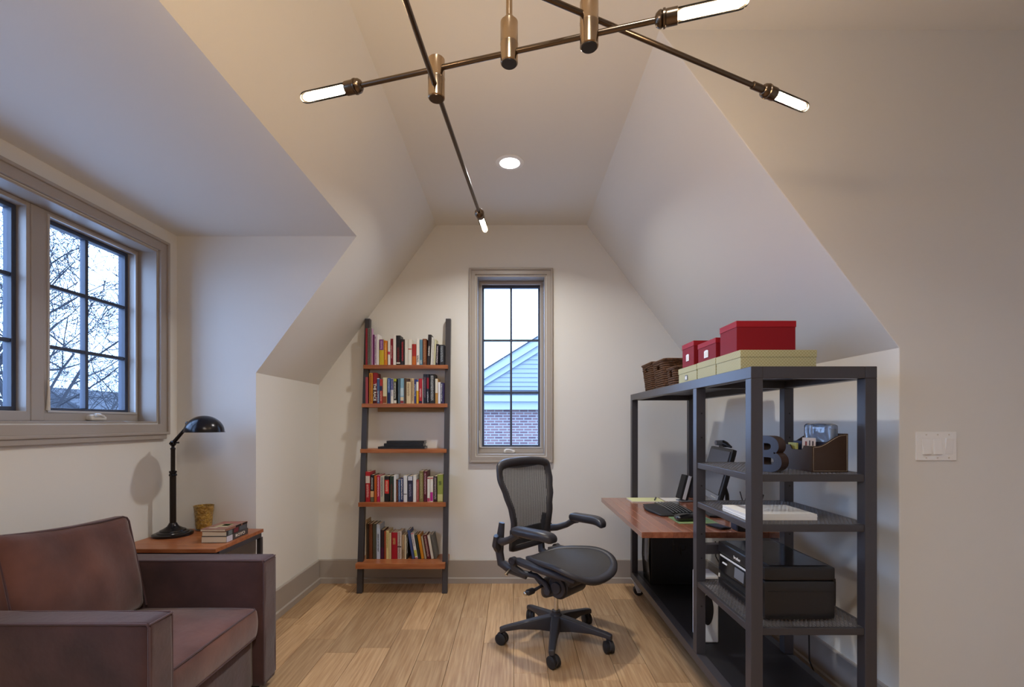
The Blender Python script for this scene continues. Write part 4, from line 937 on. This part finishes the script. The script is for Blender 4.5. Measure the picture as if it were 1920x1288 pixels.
def keytop(x, y): 
    u0, u1 = x/0.12, y/0.205
    return 0.001+0.020*(0.45+0.35*(u0+1)*0.5+0.35*(1-u1**2))
key = MB().prism([(-0.0068, 0), (0.0068, 0), (0.0050, 0.0095), (-0.0050, 0.0095)], 'y', -0.0066, 0.0066).mesh('key'); key.materials.append(M['key_black'])
for r in range(6):
    for c in range(19):
        x = -0.018+r*0.0205; y = -0.182+c*0.0202
        o = bpy.data.objects.new('key', key); C.objects.link(o); o.parent = kb; o.location = (x, y, keytop(x, y)-0.0006)
lg = MB()  # white flecks on the key tops: painted glints, doubling as legends
for r in range(6):
    for c in range(19):
        x = -0.018+r*0.0205; y = -0.182+c*0.0202; z = keytop(x, y)+0.0091
        lg.add([(x-0.0040, y-0.0028, z), (x+0.0025, y-0.0028, z), (x+0.0025, y+0.0022, z), (x-0.0040, y+0.0022, z)], [(0,1,2,3)])
tag(lg.build('key_legend_glints', 'white_plastic', kb), kind='stuff')
def mouse_fn(p, u): return (p.x, p.y*(1-0.12*u[0]), p.z*(1.05-0.35*u[0]**2+0.15*u[0]) if p.z > 0 else p.z)
mpd = MB().box(-0.11, 0.11, -0.095, 0.095, 0, 0.003).build('mouse_pad', 'plain', None, bevel=0.001); mpd.location = (1.035, 2.765, dz); mpd.color = (*lin('6f8a63'), 1)
tag(mpd, 'green printed mouse pad on the wood desktop', 'mouse pad')
for a, b, c, d, cc in ((-0.10, 0.02, -0.085, -0.02, '8fa66a'), (-0.06, 0.10, 0.0, 0.06, '4d6e5c'), (-0.108, 0.108, -0.093, -0.088, 'b8c28c')):
    q = MB().box(a, b, c, d, 0.003, 0.0034).build('pad_print', 'plain', mpd); q.color = (*lin(cc), 1)
ms = MB().rbox((0, 0, 0.020), (0.060, 0.034, 0.020), 0.019, 10, mouse_fn).build('computer_mouse', 'black_gloss', None, smooth='all'); ms.location = (0.985, 2.740, dz+0.0036); ms.rotation_euler = (0, 0, 0.1)
tag(ms, 'glossy black computer mouse on the green pad', 'mouse')
MB().tube([(0.03, 0, 0.036), (0.045, 0, 0.034)], 0.004, 8).build('scroll_wheel', 'grey_plastic', ms)
np_ = thing('writing_pad', 'pale yellow legal pad at the far end of the desk', 'notepad', (0.955, 3.470, dz))
MB().box(-0.115, 0.115, -0.085, 0.085, 0, 0.006).build('pad_block', 'paper', np_); MB().box(-0.115, 0.115, -0.085, 0.085, 0.006, 0.0075).build('top_sheet', 'yellow_paper', np_)
pp = MB().box(-0.075, 0.075, -0.075, 0.075, 0, 0.003).build('paper_sheets', 'paper', None); pp.location = (1.165, 3.500-0.0, dz); tag(pp, 'small white sheets lying beside the yellow pad', 'paper')
pe = MB().cyl((0, -0.065, 0.0045), (0, 0.065, 0.0045), 0.0042, 10).build('pen', 'black_plastic', None, smooth=True); pe.location = (1.048, 3.500, dz+0.0076); pe.rotation_euler = (0, 0, -0.35)
pe.location = (1.030, 3.478, dz+0.0076); tag(pe, 'black pen on the edge of the yellow pad', 'pen')
ct = thing('desk_trackball', 'grey oval desk gadget behind the keyboard', 'gadget', (1.126, 3.320, dz))
MB().lathe([(0.0, 0), (0.026, 0), (0.028, 0.005), (0.022, 0.013), (0.0, 0.016)], n=24).build('dome', 'grey_plastic', ct, smooth=True)
ph = MB().rbox((0, 0, 0.005), (0.034, 0.060, 0.005), 0.004, 6).build('mobile_phone', 'black_gloss', None, smooth=True); ph.location = (1.105, 2.585, dz); ph.rotation_euler = (0, 0, 0.3); tag(ph, 'dark blue mobile phone lying at the near edge of the desk', 'phone')
MB().box(-0.029, 0.029, -0.05, 0.05, 0.0098, 0.0104).build('phone_screen', 'leather_in', ph)
sb = thing('hard_drive', 'small black box drive on the desk corner under the mesh shelf', 'hard drive', (1.205, 2.520, dz))
MB().rbox((0, 0, 0.022), (0.045, 0.040, 0.022), 0.005, 6).build('case', 'black_plastic', sb, smooth=True); MB().box(-0.0465, -0.0445, -0.03, 0.03, 0.006, 0.038).build('front_plate', 'leather_in', sb)
cb_ = MB().tube([(1.33, 2.78, dz+0.004), (1.315, 2.72, dz+0.02), (1.30, 2.70, dz+0.09), (1.295, 2.74, dz+0.17)], 0.0028, 6).tube([(1.33, 2.70, dz+0.004), (1.31, 2.72, dz+0.04), (1.29, 2.80, dz+0.10)], 0.0026, 6)
# tower computer under the desk
pcz = ZB1+0.0026
pc = thing('computer_tower', 'black tower computer standing under the wood desktop', 'computer', (1.150, 3.440, pcz))
MB().box(-0.185, 0.175, -0.088, 0.088, 0, 0.400).build('case', 'black_plastic', pc, bevel=0.004)
MB().prism([(-0.186, 0.0), (-0.186, 0.400), (-0.190, 0.404), (-0.200, 0.380), (-0.205, 0.17), (-0.192, 0.0)], 'y', -0.088, 0.088).build('front_panel', 'black_gloss', pc, bevel=0.003)
MB().prism([(-0.199, 0.14), (-0.2065, 0.15), (-0.203, 0.36), (-0.197, 0.37)], 'y', -0.052, 0.002).build('drive_bay', 'grey_plastic', pc)
text_obj('brand_lettering', 'hp', 0.11, 'black_gloss', pc, (0.010, -0.0884, 0.27), (PI/2, 0, 0), 0.0012)
wt = thing('white_tower_device', 'white upright box with a dark curved recess under the shelves', 'device', (1.010, 2.524, pcz))
MB().prism([(-0.045, 0), (0.045, 0), (0.045, 0.345), (-0.045, 0.345)], 'y', -0.062, 0.062).build('shell', 'white_plastic', wt, bevel=0.008, seg=3)
MB().tube([(-0.012, -0.064, 0.17), (-0.012, -0.0605, 0.17)], [0.030, 0.030], 28, flat=2.6).build('recess', 'black_matte', wt)
# power and data cables
c1 = MB().tube([(1.400, 2.20, 0.60), (1.410, 2.25, 0.50), (1.405, 2.28, 0.34), (1.420, 2.30, 0.16), (1.46, 2.26, 0.02), (1.50, 2.30, 0.006)], 0.0035, 6).build('printer_cable', 'rubber', None, smooth=True)
tag(c1, 'black cable hanging from the printer to the floor by the wall', 'cable')
c2 = MB().tube([(1.02, 2.42, 0.70), (1.03, 2.44, 0.62), (1.06, 2.43, 0.56), (1.12, 2.42, 0.53), (1.16, 2.44, 0.50)], 0.0032, 6).build('looped_cable', 'rubber', None, smooth=True)
tag(c2, 'black cable looping down below the desk behind the printer', 'cable')
c3 = cb_.build('monitor_cables', 'rubber', None, smooth=True); tag(c3, 'black cables drooping behind the tilted monitor', 'cable')

# ================================================================== OFFICE CHAIR
oc = thing('office_chair', 'black mesh office chair with padded arms on a five star caster base', 'chair', (0.256, 2.860, 0))
TH = math.radians(-42)
Rc = Matrix.Rotation(TH, 3, 'Z')
def cw(x, y, z): return Rc@Vector((x, y, z))        # chair frame (x forward) to parent space
for k in range(5):
    a = math.radians(-99+72*k); d = Vector((math.cos(a), math.sin(a), 0)); n = Vector((-d.y, d.x, 0))
    secs = [(0.020, 0.033, 0.062, 0.160), (0.10, 0.028, 0.078, 0.150), (0.22, 0.023, 0.088, 0.128), (0.305, 0.020, 0.080, 0.113), (0.338, 0.017, 0.068, 0.104)]
    vs = []; fs = []
    for r, hw, z0, z1 in secs:
        for q, z in ((-hw*0.8, z0), (hw*0.8, z0), (hw, (z0+z1)/2), (hw*0.8, z1-0.003), (-hw*0.8, z1-0.003), (-hw, (z0+z1)/2)):
            vs.append(d*r+n*q+Vector((0, 0, z)))
    for i in range(len(secs)-1):
        for j in range(6): fs.append((i*6+j, i*6+(j+1) % 6, i*6+6+(j+1) % 6, i*6+6+j))
    fs += [tuple(range(6))[::-1], tuple(range((len(secs)-1)*6, len(secs)*6))]
    MB().add(vs, fs).build('base_arm', 'chair_black', oc, bevel=0.005, smooth=True)
    c = d*0.315; sw_ = math.radians(-99+72*k+random.Random(k).uniform(-70, 70)); e = Vector((math.cos(sw_), math.sin(sw_), 0)); ax = Vector((-e.y, e.x, 0))
    hd = MB().tube([c+Vector((0, 0, 0.056)), c+Vector((0, 0, 0.084))], 0.010, 10).build('caster', 'chair_black', oc)
    wc_ = c+e*0.012+Vector((0, 0, 0.0345))
    for s_ in (-1, 1):
        MB().tube([wc_+ax*s_*0.006, wc_+ax*s_*0.009, wc_+ax*s_*0.022, wc_+ax*s_*0.026], [0.0325, 0.0342, 0.0342, 0.027], 24).build('caster_wheel', 'rubber', hd, smooth=True)
    MB().tube([wc_+ax*-0.005+Vector((0, 0, 0.006)), wc_+ax*0.005+Vector((0, 0, 0.006))], 0.033, 18).build('caster_hood', 'chair_black', hd, smooth=True)
MB().lathe([(0.034, 0.070), (0.038, 0.080), (0.037, 0.150), (0.033, 0.165), (0.026, 0.170), (0.026, 0.182), (0.0, 0.182)], n=24).build('base_hub', 'chair_black', oc, smooth=True)
MB().cyl((0, 0, 0.175), (0, 0, 0.340), 0.0140, 16).build('gas_lift', 'chrome', oc, smooth=True)
# tilt housing
def tilt_fn(p, u): 
    f = 1-0.30*max(0, u[0]); return (p.x, p.y*(1-0.25*max(0, -u[0])), p.z*f+0.055*u[0])
tm = MB().rbox(cw(0.050, 0, 0.362), (0.125, 0.098, 0.066), 0.046, 12, tilt_fn, Rc).build('tilt_housing', 'chair_black', oc, smooth='all')
for x, yy_, rr_ in ((0.085, 0.112, 0.060), (0.085, 0.098, 0.068), (0.085, 0.122, 0.034)):
    MB().tube([cw(x, -yy_, 0.362), cw(x, -yy_+0.004, 0.362), cw(x, yy_-0.004, 0.362), cw(x, yy_, 0.362)], [rr_-0.004, rr_, rr_, rr_-0.004], 28).build('housing_rib', 'chair_soft', tm, smooth=True)
for s_ in (-1, 1):      # link arms from the housing back to the yoke
    MB().tube([cw(0.035, s_*0.118, 0.335), cw(0.020, s_*0.128, 0.375), cw(-0.03, s_*0.150, 0.415), cw(-0.11, s_*0.175, 0.420), cw(-0.16, s_*0.195, 0.445), cw(-0.155, s_*0.205, 0.492)], [0.019, 0.017, 0.016, 0.018, 0.022, 0.024], 10).build('link_arm', 'chair_black', oc, smooth=True)
    MB().tube([cw(0.035, s_*0.100, 0.335), cw(0.035, s_*0.136, 0.335)], 0.022, 16).build('pivot', 'chair_black', oc, smooth=True)
    MB().tube([cw(-0.155, s_*0.195, 0.490), cw(-0.155, s_*0.226, 0.490)], 0.024, 16).build('seat_pivot', 'chair_soft', oc, smooth=True)
    MB().tube([cw(-0.10, s_*0.12, 0.42), cw(-0.02, s_*0.10, 0.34)], 0.008, 8).build('tilt_spring_rod', 'chair_black', oc, smooth=True)
    # yoke: lower bar and upright behind the back
    MB().tube([cw(-0.09, s_*0.165, 0.405), cw(-0.20, s_*0.185, 0.425), cw(-0.265, s_*0.195, 0.455), cw(-0.275, s_*0.200, 0.52), cw(-0.262, s_*0.205, 0.62), cw(-0.250, s_*0.205, 0.70)], [0.016, 0.020, 0.022, 0.020, 0.018, 0.014], 10, flat=1.3).build('back_yoke', 'chair_black', oc, smooth=True)
    MB().tube([cw(-0.275, s_*0.215, 0.55), cw(-0.262, s_*0.245, 0.575), cw(-0.25, s_*0.252, 0.63)], [0.024, 0.022, 0.016], 10, flat=1.4).build('arm_clamp', 'chair_black', oc, smooth=True)
    MB().tube([cw(-0.25, s_*0.225, 0.600), cw(-0.19, s_*0.262, 0.605), cw(-0.12, s_*0.278, 0.632), cw(-0.07, s_*0.280, 0.664), cw(-0.04, s_*0.280, 0.676)], [0.024, 0.022, 0.020, 0.021, 0.024], 10).build('arm_support', 'chair_black', oc, smooth=True)
    ap = MB()
    def arm_fn(p, u): return (p.x, p.y*(1-0.10*u[0]**2)-s_*0.030*max(0, u[0])**2, p.z-0.020*max(0, u[0]-0.35)**2*2.2)
    ap.rbox(cw(0.045, s_*0.278, 0.690), (0.134, 0.042, 0.0255), 0.0240, 14, arm_fn, Rc)
    ap.build('arm_pad', 'chair_soft', oc, smooth='all')
kn = MB().tube([cw(-0.185, -0.205, 0.435), cw(-0.190, -0.236, 0.408)], [0.008, 0.012], 12).build('tilt_knob', 'chrome', oc, smooth=True)
lv = MB().tube([cw(-0.02, -0.09, 0.352), cw(-0.035, -0.16, 0.335)], [0.008, 0.010], 10).build('height_lever', 'chair_black', oc, smooth=True)
MB().rbox(cw(-0.045, -0.185, 0.330), (0.018, 0.034, 0.017), 0.015, 6, None, Rc).build('lever_grip', 'chair_soft', lv, smooth='all')
MB().rbox(cw(-0.052, -0.222, 0.326), (0.012, 0.010, 0.012), 0.0095, 5, None, Rc).build('lever_tip', 'chrome', lv, smooth='all')
# seat: outline with waterfall front, mesh in a moulded ring
def seat_z(x, y):
    w_ = 0.25; z = 0.497+0.034*(y/w_)**2
    if x > 0.10: z -= 0.046*((x-0.10)/0.22)**2
    if x < -0.05: z -= 0.028*((x+0.05)/0.15)**2*(1-(y/w_)**2)
    return z
def seat_outline(n=64, f=1.0):
    out = []
    for i in range(n):
        a = 2*PI*i/n; c, s_ = math.cos(a), math.sin(a)
        ex = 2/2.7
        x = math.copysign(abs(c)**ex, c); y = math.copysign(abs(s_)**ex, s_)
        wy = 0.240+0.042*x
        wy -= 0.030*max(0, -x)
        out.append((0.085+0.258*x*f, y*wy*f))
    return out
o1, o2, o3 = seat_outline(), seat_outline(f=0.86), seat_outline(f=0.90)
N_ = len(o1); vs = []; fs = []
for (x, y), (x2, y2), (x3, y3) in zip(o1, o2, o3):
    z = seat_z(x, y); z2 = seat_z(x2, y2)
    vs += [cw(x, y, z-0.012), cw(x*1.0, y*1.0, z+0.002), cw((x+x3)/2, (y+y3)/2, z+0.008), cw(x2, y2, z2+0.003), cw(x2, y2, z2-0.004), cw((x+x3)/2, (y+y3)/2, z-0.024)]
for i in range(N_):
    j = (i+1) % N_
    for q in range(6): fs.append((i*6+q, j*6+q, j*6+(q+1) % 6, i*6+(q+1) % 6))
MB().add(vs, fs).build('seat_ring', 'chair_black', oc, smooth='all')
vs = []; fs = []; rings = 8
for k in range(rings+1):
    f = 0.87*(1-k/rings)+0.001
    for (x, y) in seat_outline(f=f):
        dep_ = 0.012*(1-(f/0.87)**2); vs.append(cw(x, y, seat_z(x, y)+0.001-dep_))
for k in range(rings):
    for i in range(N_): fs.append((k*N_+i, k*N_+(i+1) % N_, (k+1)*N_+(i+1) % N_, (k+1)*N_+i))
MB().add(vs, fs).build('seat_mesh', 'seat_weave', oc, smooth='all')
for s_ in (-1, 1):       # moulded side rails below the ring
    MB().tube([cw(-0.185, s_*0.165, 0.478), cw(-0.12, s_*0.195, 0.490), cw(0.02, s_*0.215, 0.484), cw(0.15, s_*0.205, 0.470), cw(0.235, s_*0.15, 0.440)], [0.014, 0.020, 0.019, 0.016, 0.012], 10, flat=1.2).build('seat_side_rail', 'chair_black', oc, smooth=True)
# back
def back_w(t):           # half width up the back, t 0..1
    pts = [(0, 0.170), (0.12, 0.185), (0.30, 0.190), (0.45, 0.203), (0.62, 0.232), (0.78, 0.256), (0.90, 0.252), (1.0, 0.235)]
    for (a, b), (c, d) in zip(pts[:-1], pts[1:]):
        if a <= t <= c: u = (t-a)/(c-a); u = u*u*(3-2*u); return b+(d-b)*u
    return pts[-1][1]
BZ0, BZ1 = 0.510, 1.080
def back_p(y, z, off=0.0):
    t = (z-BZ0)/(BZ1-BZ0); x = -0.232+0.035*math.sin(PI*min(1, max(0, t*1.25)))-0.050*max(0, t-0.35)/0.65
    x += 0.035*(abs(y)/0.26)**2.2
    return cw(x+off, y, z)
def back_outline(n=24):
    left = []; 
    for i in range(n+1):
        t = i/n; z = BZ0+0.03+(BZ1-BZ0-0.09)*t; left.append((back_w((z-BZ0)/(BZ1-BZ0)), z))
    top = []; m = 12; w_, zt = left[-1]
    for i in range(1, m):
        a = PI*i/m; c, s_ = math.cos(a), math.sin(a)
        top.append((w_*math.copysign(abs(c)**0.62, c), zt+0.060*abs(s_)**0.75))
    bot = []; w0, zb = left[0]
    for i in range(1, 8):
        a = PI+PI*i/8; c, s_ = math.cos(a), math.sin(a); bot.append((w0*math.copysign(abs(c)**0.6, c), zb-0.03*abs(s_)**0.8))
    return left+top+[(-a, b) for a, b in left[::-1]]+bot
ol = back_outline(); zc_ = 0.80
def inset(y, z, d):
    ty = max(0, (abs(y)-d)/max(abs(y), 1e-6)) if abs(y) > 0.02 else 1
    zz = z
    if z > 1.0: zz = z-d*(z-1.0)/0.08*1.05
    if z < 0.56: zz = z+d*(0.56-z)/0.05*0.8
    return y*ty, zz
vs = []; fs = []; n_ = len(ol)
for y, z in ol:
    y2, z2 = inset(y, z, 0.050); y3, z3 = inset(y, z, 0.012)
    vs += [back_p(y, z, -0.010), back_p(y, z, 0.004), back_p(y3, z3, 0.014), back_p(y2, z2, 0.006), back_p(y2, z2, 0.000), back_p(y3, z3, -0.018)]
for i in range(n_):
    j = (i+1) % n_
    for q in range(6): fs.append((i*6+q, j*6+q, j*6+(q+1) % 6, i*6+(q+1) % 6))
MB().add(vs, fs).build('back_frame', 'chair_black', oc, smooth='all')
vs = []; fs = []
rows_ = 26; cols = 14
for i in range(rows_+1):
    z = BZ0+0.022+(BZ1-BZ0-0.060)*i/rows_
    hw = back_w((z-BZ0)/(BZ1-BZ0))-0.036
    if z > 1.02: hw -= (z-1.02)*0.5
    for j in range(cols+1): vs.append(back_p(hw*(2*j/cols-1), z, 0.003))
for i in range(rows_):
    for j in range(cols): fs.append((i*(cols+1)+j, i*(cols+1)+j+1, (i+1)*(cols+1)+j+1, (i+1)*(cols+1)+j))
MB().add(vs, fs).build('back_mesh', 'back_weave', oc, smooth='all')
MB().rbox(cw(-0.232, 0, 0.600), (0.010, 0.150, 0.050), 0.009, 8, None, Rc).build('lumbar_pad', 'chair_soft', oc, smooth='all')
# make the dark band of cloth along the top of the back
vs = []; fs = []
for j in range(15):
    y = 0.215*(2*j/14-1); vs += [back_p(y, 1.055-0.010*(y/0.2)**2, 0.006), back_p(y, 1.015+0.016*(y/0.2)**2, 0.006)]
for j in range(14): fs.append((2*j, 2*j+1, 2*j+3, 2*j+2))
MB().add(vs, fs).build('back_top_band', 'chair_soft', oc, smooth='all')

# ================================================================== OUTSIDE
gr = struct(MB().box(-60, 40, -40, 60, -3.4, -3.2).build('ground', 'pale_ground'))
# neighbouring house beyond the far window
nh = thing('neighbour_house', 'pale clapboard gable house with brick lower wall outside the far window', 'house', (3.0, 12.0, -3.2))
G = 3.2
MB().box(-5.2, 5.2, 0.10, 6.0, 0, G+1.66).build('brick_wall', 'brickwork', nh)
apex = (1.0, G+5.55)       # local x of ridge
def roofz(x): return apex[1]-0.62*abs(x-apex[0])
zb = G+2.10
k = 0
while zb < apex[1]-0.3:
    z1 = zb+0.112; hw = (apex[1]-z1-0.10)/0.62
    x0, x1 = max(-5.1, apex[0]-hw), min(5.1, apex[0]+hw)
    if x1-x0 > 0.2:
        MB().prism([(0.080, zb), (0.100, zb), (0.112, z1), (0.104, z1)], 'x', x0, x1).build('siding_board', 'siding', nh)
    zb = z1; k += 1
    if k > 30: break
MB().prism([(-5.1, G+2.0), (5.1, G+2.0), (5.1, roofz(5.1)-0.05), (apex[0], apex[1]-0.05), (-5.1, roofz(-5.1)-0.05)], 'y', 0.13, 6.0).build('gable_wall', 'siding', nh)
for s_, xe in ((-1, -5.6), (1, 5.6)):
    ze = roofz(xe)
    MB().prism([(apex[0], apex[1]), (xe, ze), (xe, ze-0.03), (apex[0], apex[1]-0.03)], 'y', -0.12, 6.2).build('roof_plane', 'shingle', nh)
    MB().prism([(apex[0], apex[1]-0.03), (xe, ze-0.03), (xe, ze-0.24), (apex[0], apex[1]-0.24)], 'y', -0.06, -0.02).build('rake_board', 'fascia', nh)
    MB().prism([(apex[0], apex[1]-0.24), (xe, ze-0.24), (xe, ze-0.40), (apex[0], apex[1]-0.40)], 'y', 0.03, 0.07).build('frieze_board', 'fascia', nh)
MB().prism([(-0.18, G+1.98), (-0.18, G+2.02), (0.10, G+2.12), (0.10, G+1.98)], 'x', -5.3, 5.3).build('skirt_roof', 'shingle', nh)
MB().box(-5.3, 5.3, -0.16, 0.0, G+1.82, G+1.98).build('eave_board', 'fascia', nh)
MB().box(-5.25, 5.25, -0.06, 0.10, G+1.62, G+1.82).build('soffit_board', 'fascia', nh)

def tree(x, y, h, lab, seed, r0=0.16, lean=(0, 0), spread=0.62, lev=6, low=0.3):
    rg = random.Random(seed); t = thing('bare_tree', lab, 'tree', (x, y, -3.2), 0, 'bare winter trees')
    trunk = MB(); br = MB()
    def grow(p, d, L, r, l):
        q = p.copy(); dd = d.copy(); segs = 4 if l < 3 else 3; pts = [q.copy()]; rs = [r]
        for i in range(segs):
            dd = (dd+Vector((rg.uniform(-1, 1), rg.uniform(-1, 1), rg.uniform(-0.5, 0.7)))*0.13).normalized(); q = q+dd*L/segs
            pts.append(q.copy()); rs.append(max(0.0062, r*(1-0.38*(i+1)/segs)))
        (trunk if l == 0 else br).tube(pts, rs, 7 if l < 2 else (4 if l < 4 else 3), cap=False)
        if l >= lev: return
        nb = 3 if l < 3 else rg.choice((2, 2, 3))
        for b in range(nb):
            ax = Vector((rg.uniform(-1, 1), rg.uniform(-1, 1), rg.uniform(-0.4, 0.55))).normalized()
            nd = (dd*(1-spread)+ax*spread+Vector((0, 0, 0.12))).normalized()
            st = pts[-1] if b == 0 else pts[max(1, len(pts)-1-rg.randint(0, 2))]
            grow(st, nd, L*rg.uniform(0.62, 0.84), max(0.0062, rs[-1]*rg.uniform(0.70, 0.95)), l+1)
    grow(Vector((0, 0, 0)), Vector((lean[0], lean[1], 1)).normalized(), h*low, r0, 0)
    trunk.build('trunk', 'bark', t, smooth=True); br.build('branches', 'bark', t)
tree(-10.5, 10.1, 10.5, 'thick bare tree nearest the dormer window', 11, 0.17, (0.03, 0.05), 0.60, 8, 0.36)
tree(-15.9, 16.5, 12.5, 'bare tree with wide low limbs right of the thick one', 23, 0.17, (0.08, 0.08), 0.66, 8, 0.28)
tree(-19.8, 24.5, 13.5, 'slim bare tree farther right beyond the dormer window', 35, 0.15, (0, 0), 0.62, 8, 0.28)
tree(-2.2, 24.0, 8.6, 'small bare tree top showing beyond the neighbouring gable', 59, 0.10, (0, 0), 0.60, 6, 0.34)
fh = thing('distant_house', 'blue grey house in the distance behind the bare trees', 'house', (-38, 43, -3.2))
MB().box(-5, 5, -4, 4, 0, 4.6).build('walls', 'far_house', fh)
MB().prism([(-5.5, 4.5), (5.5, 4.5), (0, 7.4)], 'y', -4.3, 4.3).build('roof', 'far_roof', fh)
for x in (-3, 0, 3):
    MB().box(x-0.5, x+0.5, -4.05, -3.98, 2.0, 3.6).build('house_window', 'window_dark', fh)
for (x, y, r, h, lab) in ((-30, 29, 2.6, 6.2, 'dark conifer low behind the bare trees on the left'), (-25, 31, 2.4, 5.4, 'dark conifer beside the distant house')):
    cf = thing('conifer', lab, 'tree', (x, y, -3.2)); rg = random.Random(int(r*10))
    MB().cyl((0, 0, 0), (0, 0, h*0.3), 0.2, 8).build('trunk', 'bark', cf)
    fm = MB()
    for i in range(420):
        t = rg.random()**0.8; a = rg.uniform(0, 2*PI); rr = r*(1-t)*rg.uniform(0.5, 1); z = 0.6+t*(h-0.6)
        c = Vector((rr*math.cos(a), rr*math.sin(a), z)); d = Vector((math.cos(a), math.sin(a), -0.4)); n = Vector((-math.sin(a), math.cos(a), 0))
        fm.add([c-d*0.3, c+n*0.22, c+d*0.5, c-n*0.22, c+Vector((0, 0, 0.22))], [(0,1,4),(1,2,4),(2,3,4),(3,0,4),(0,3,2,1)])
    tag(fm.build('foliage', 'evergreen', cf), kind='stuff')
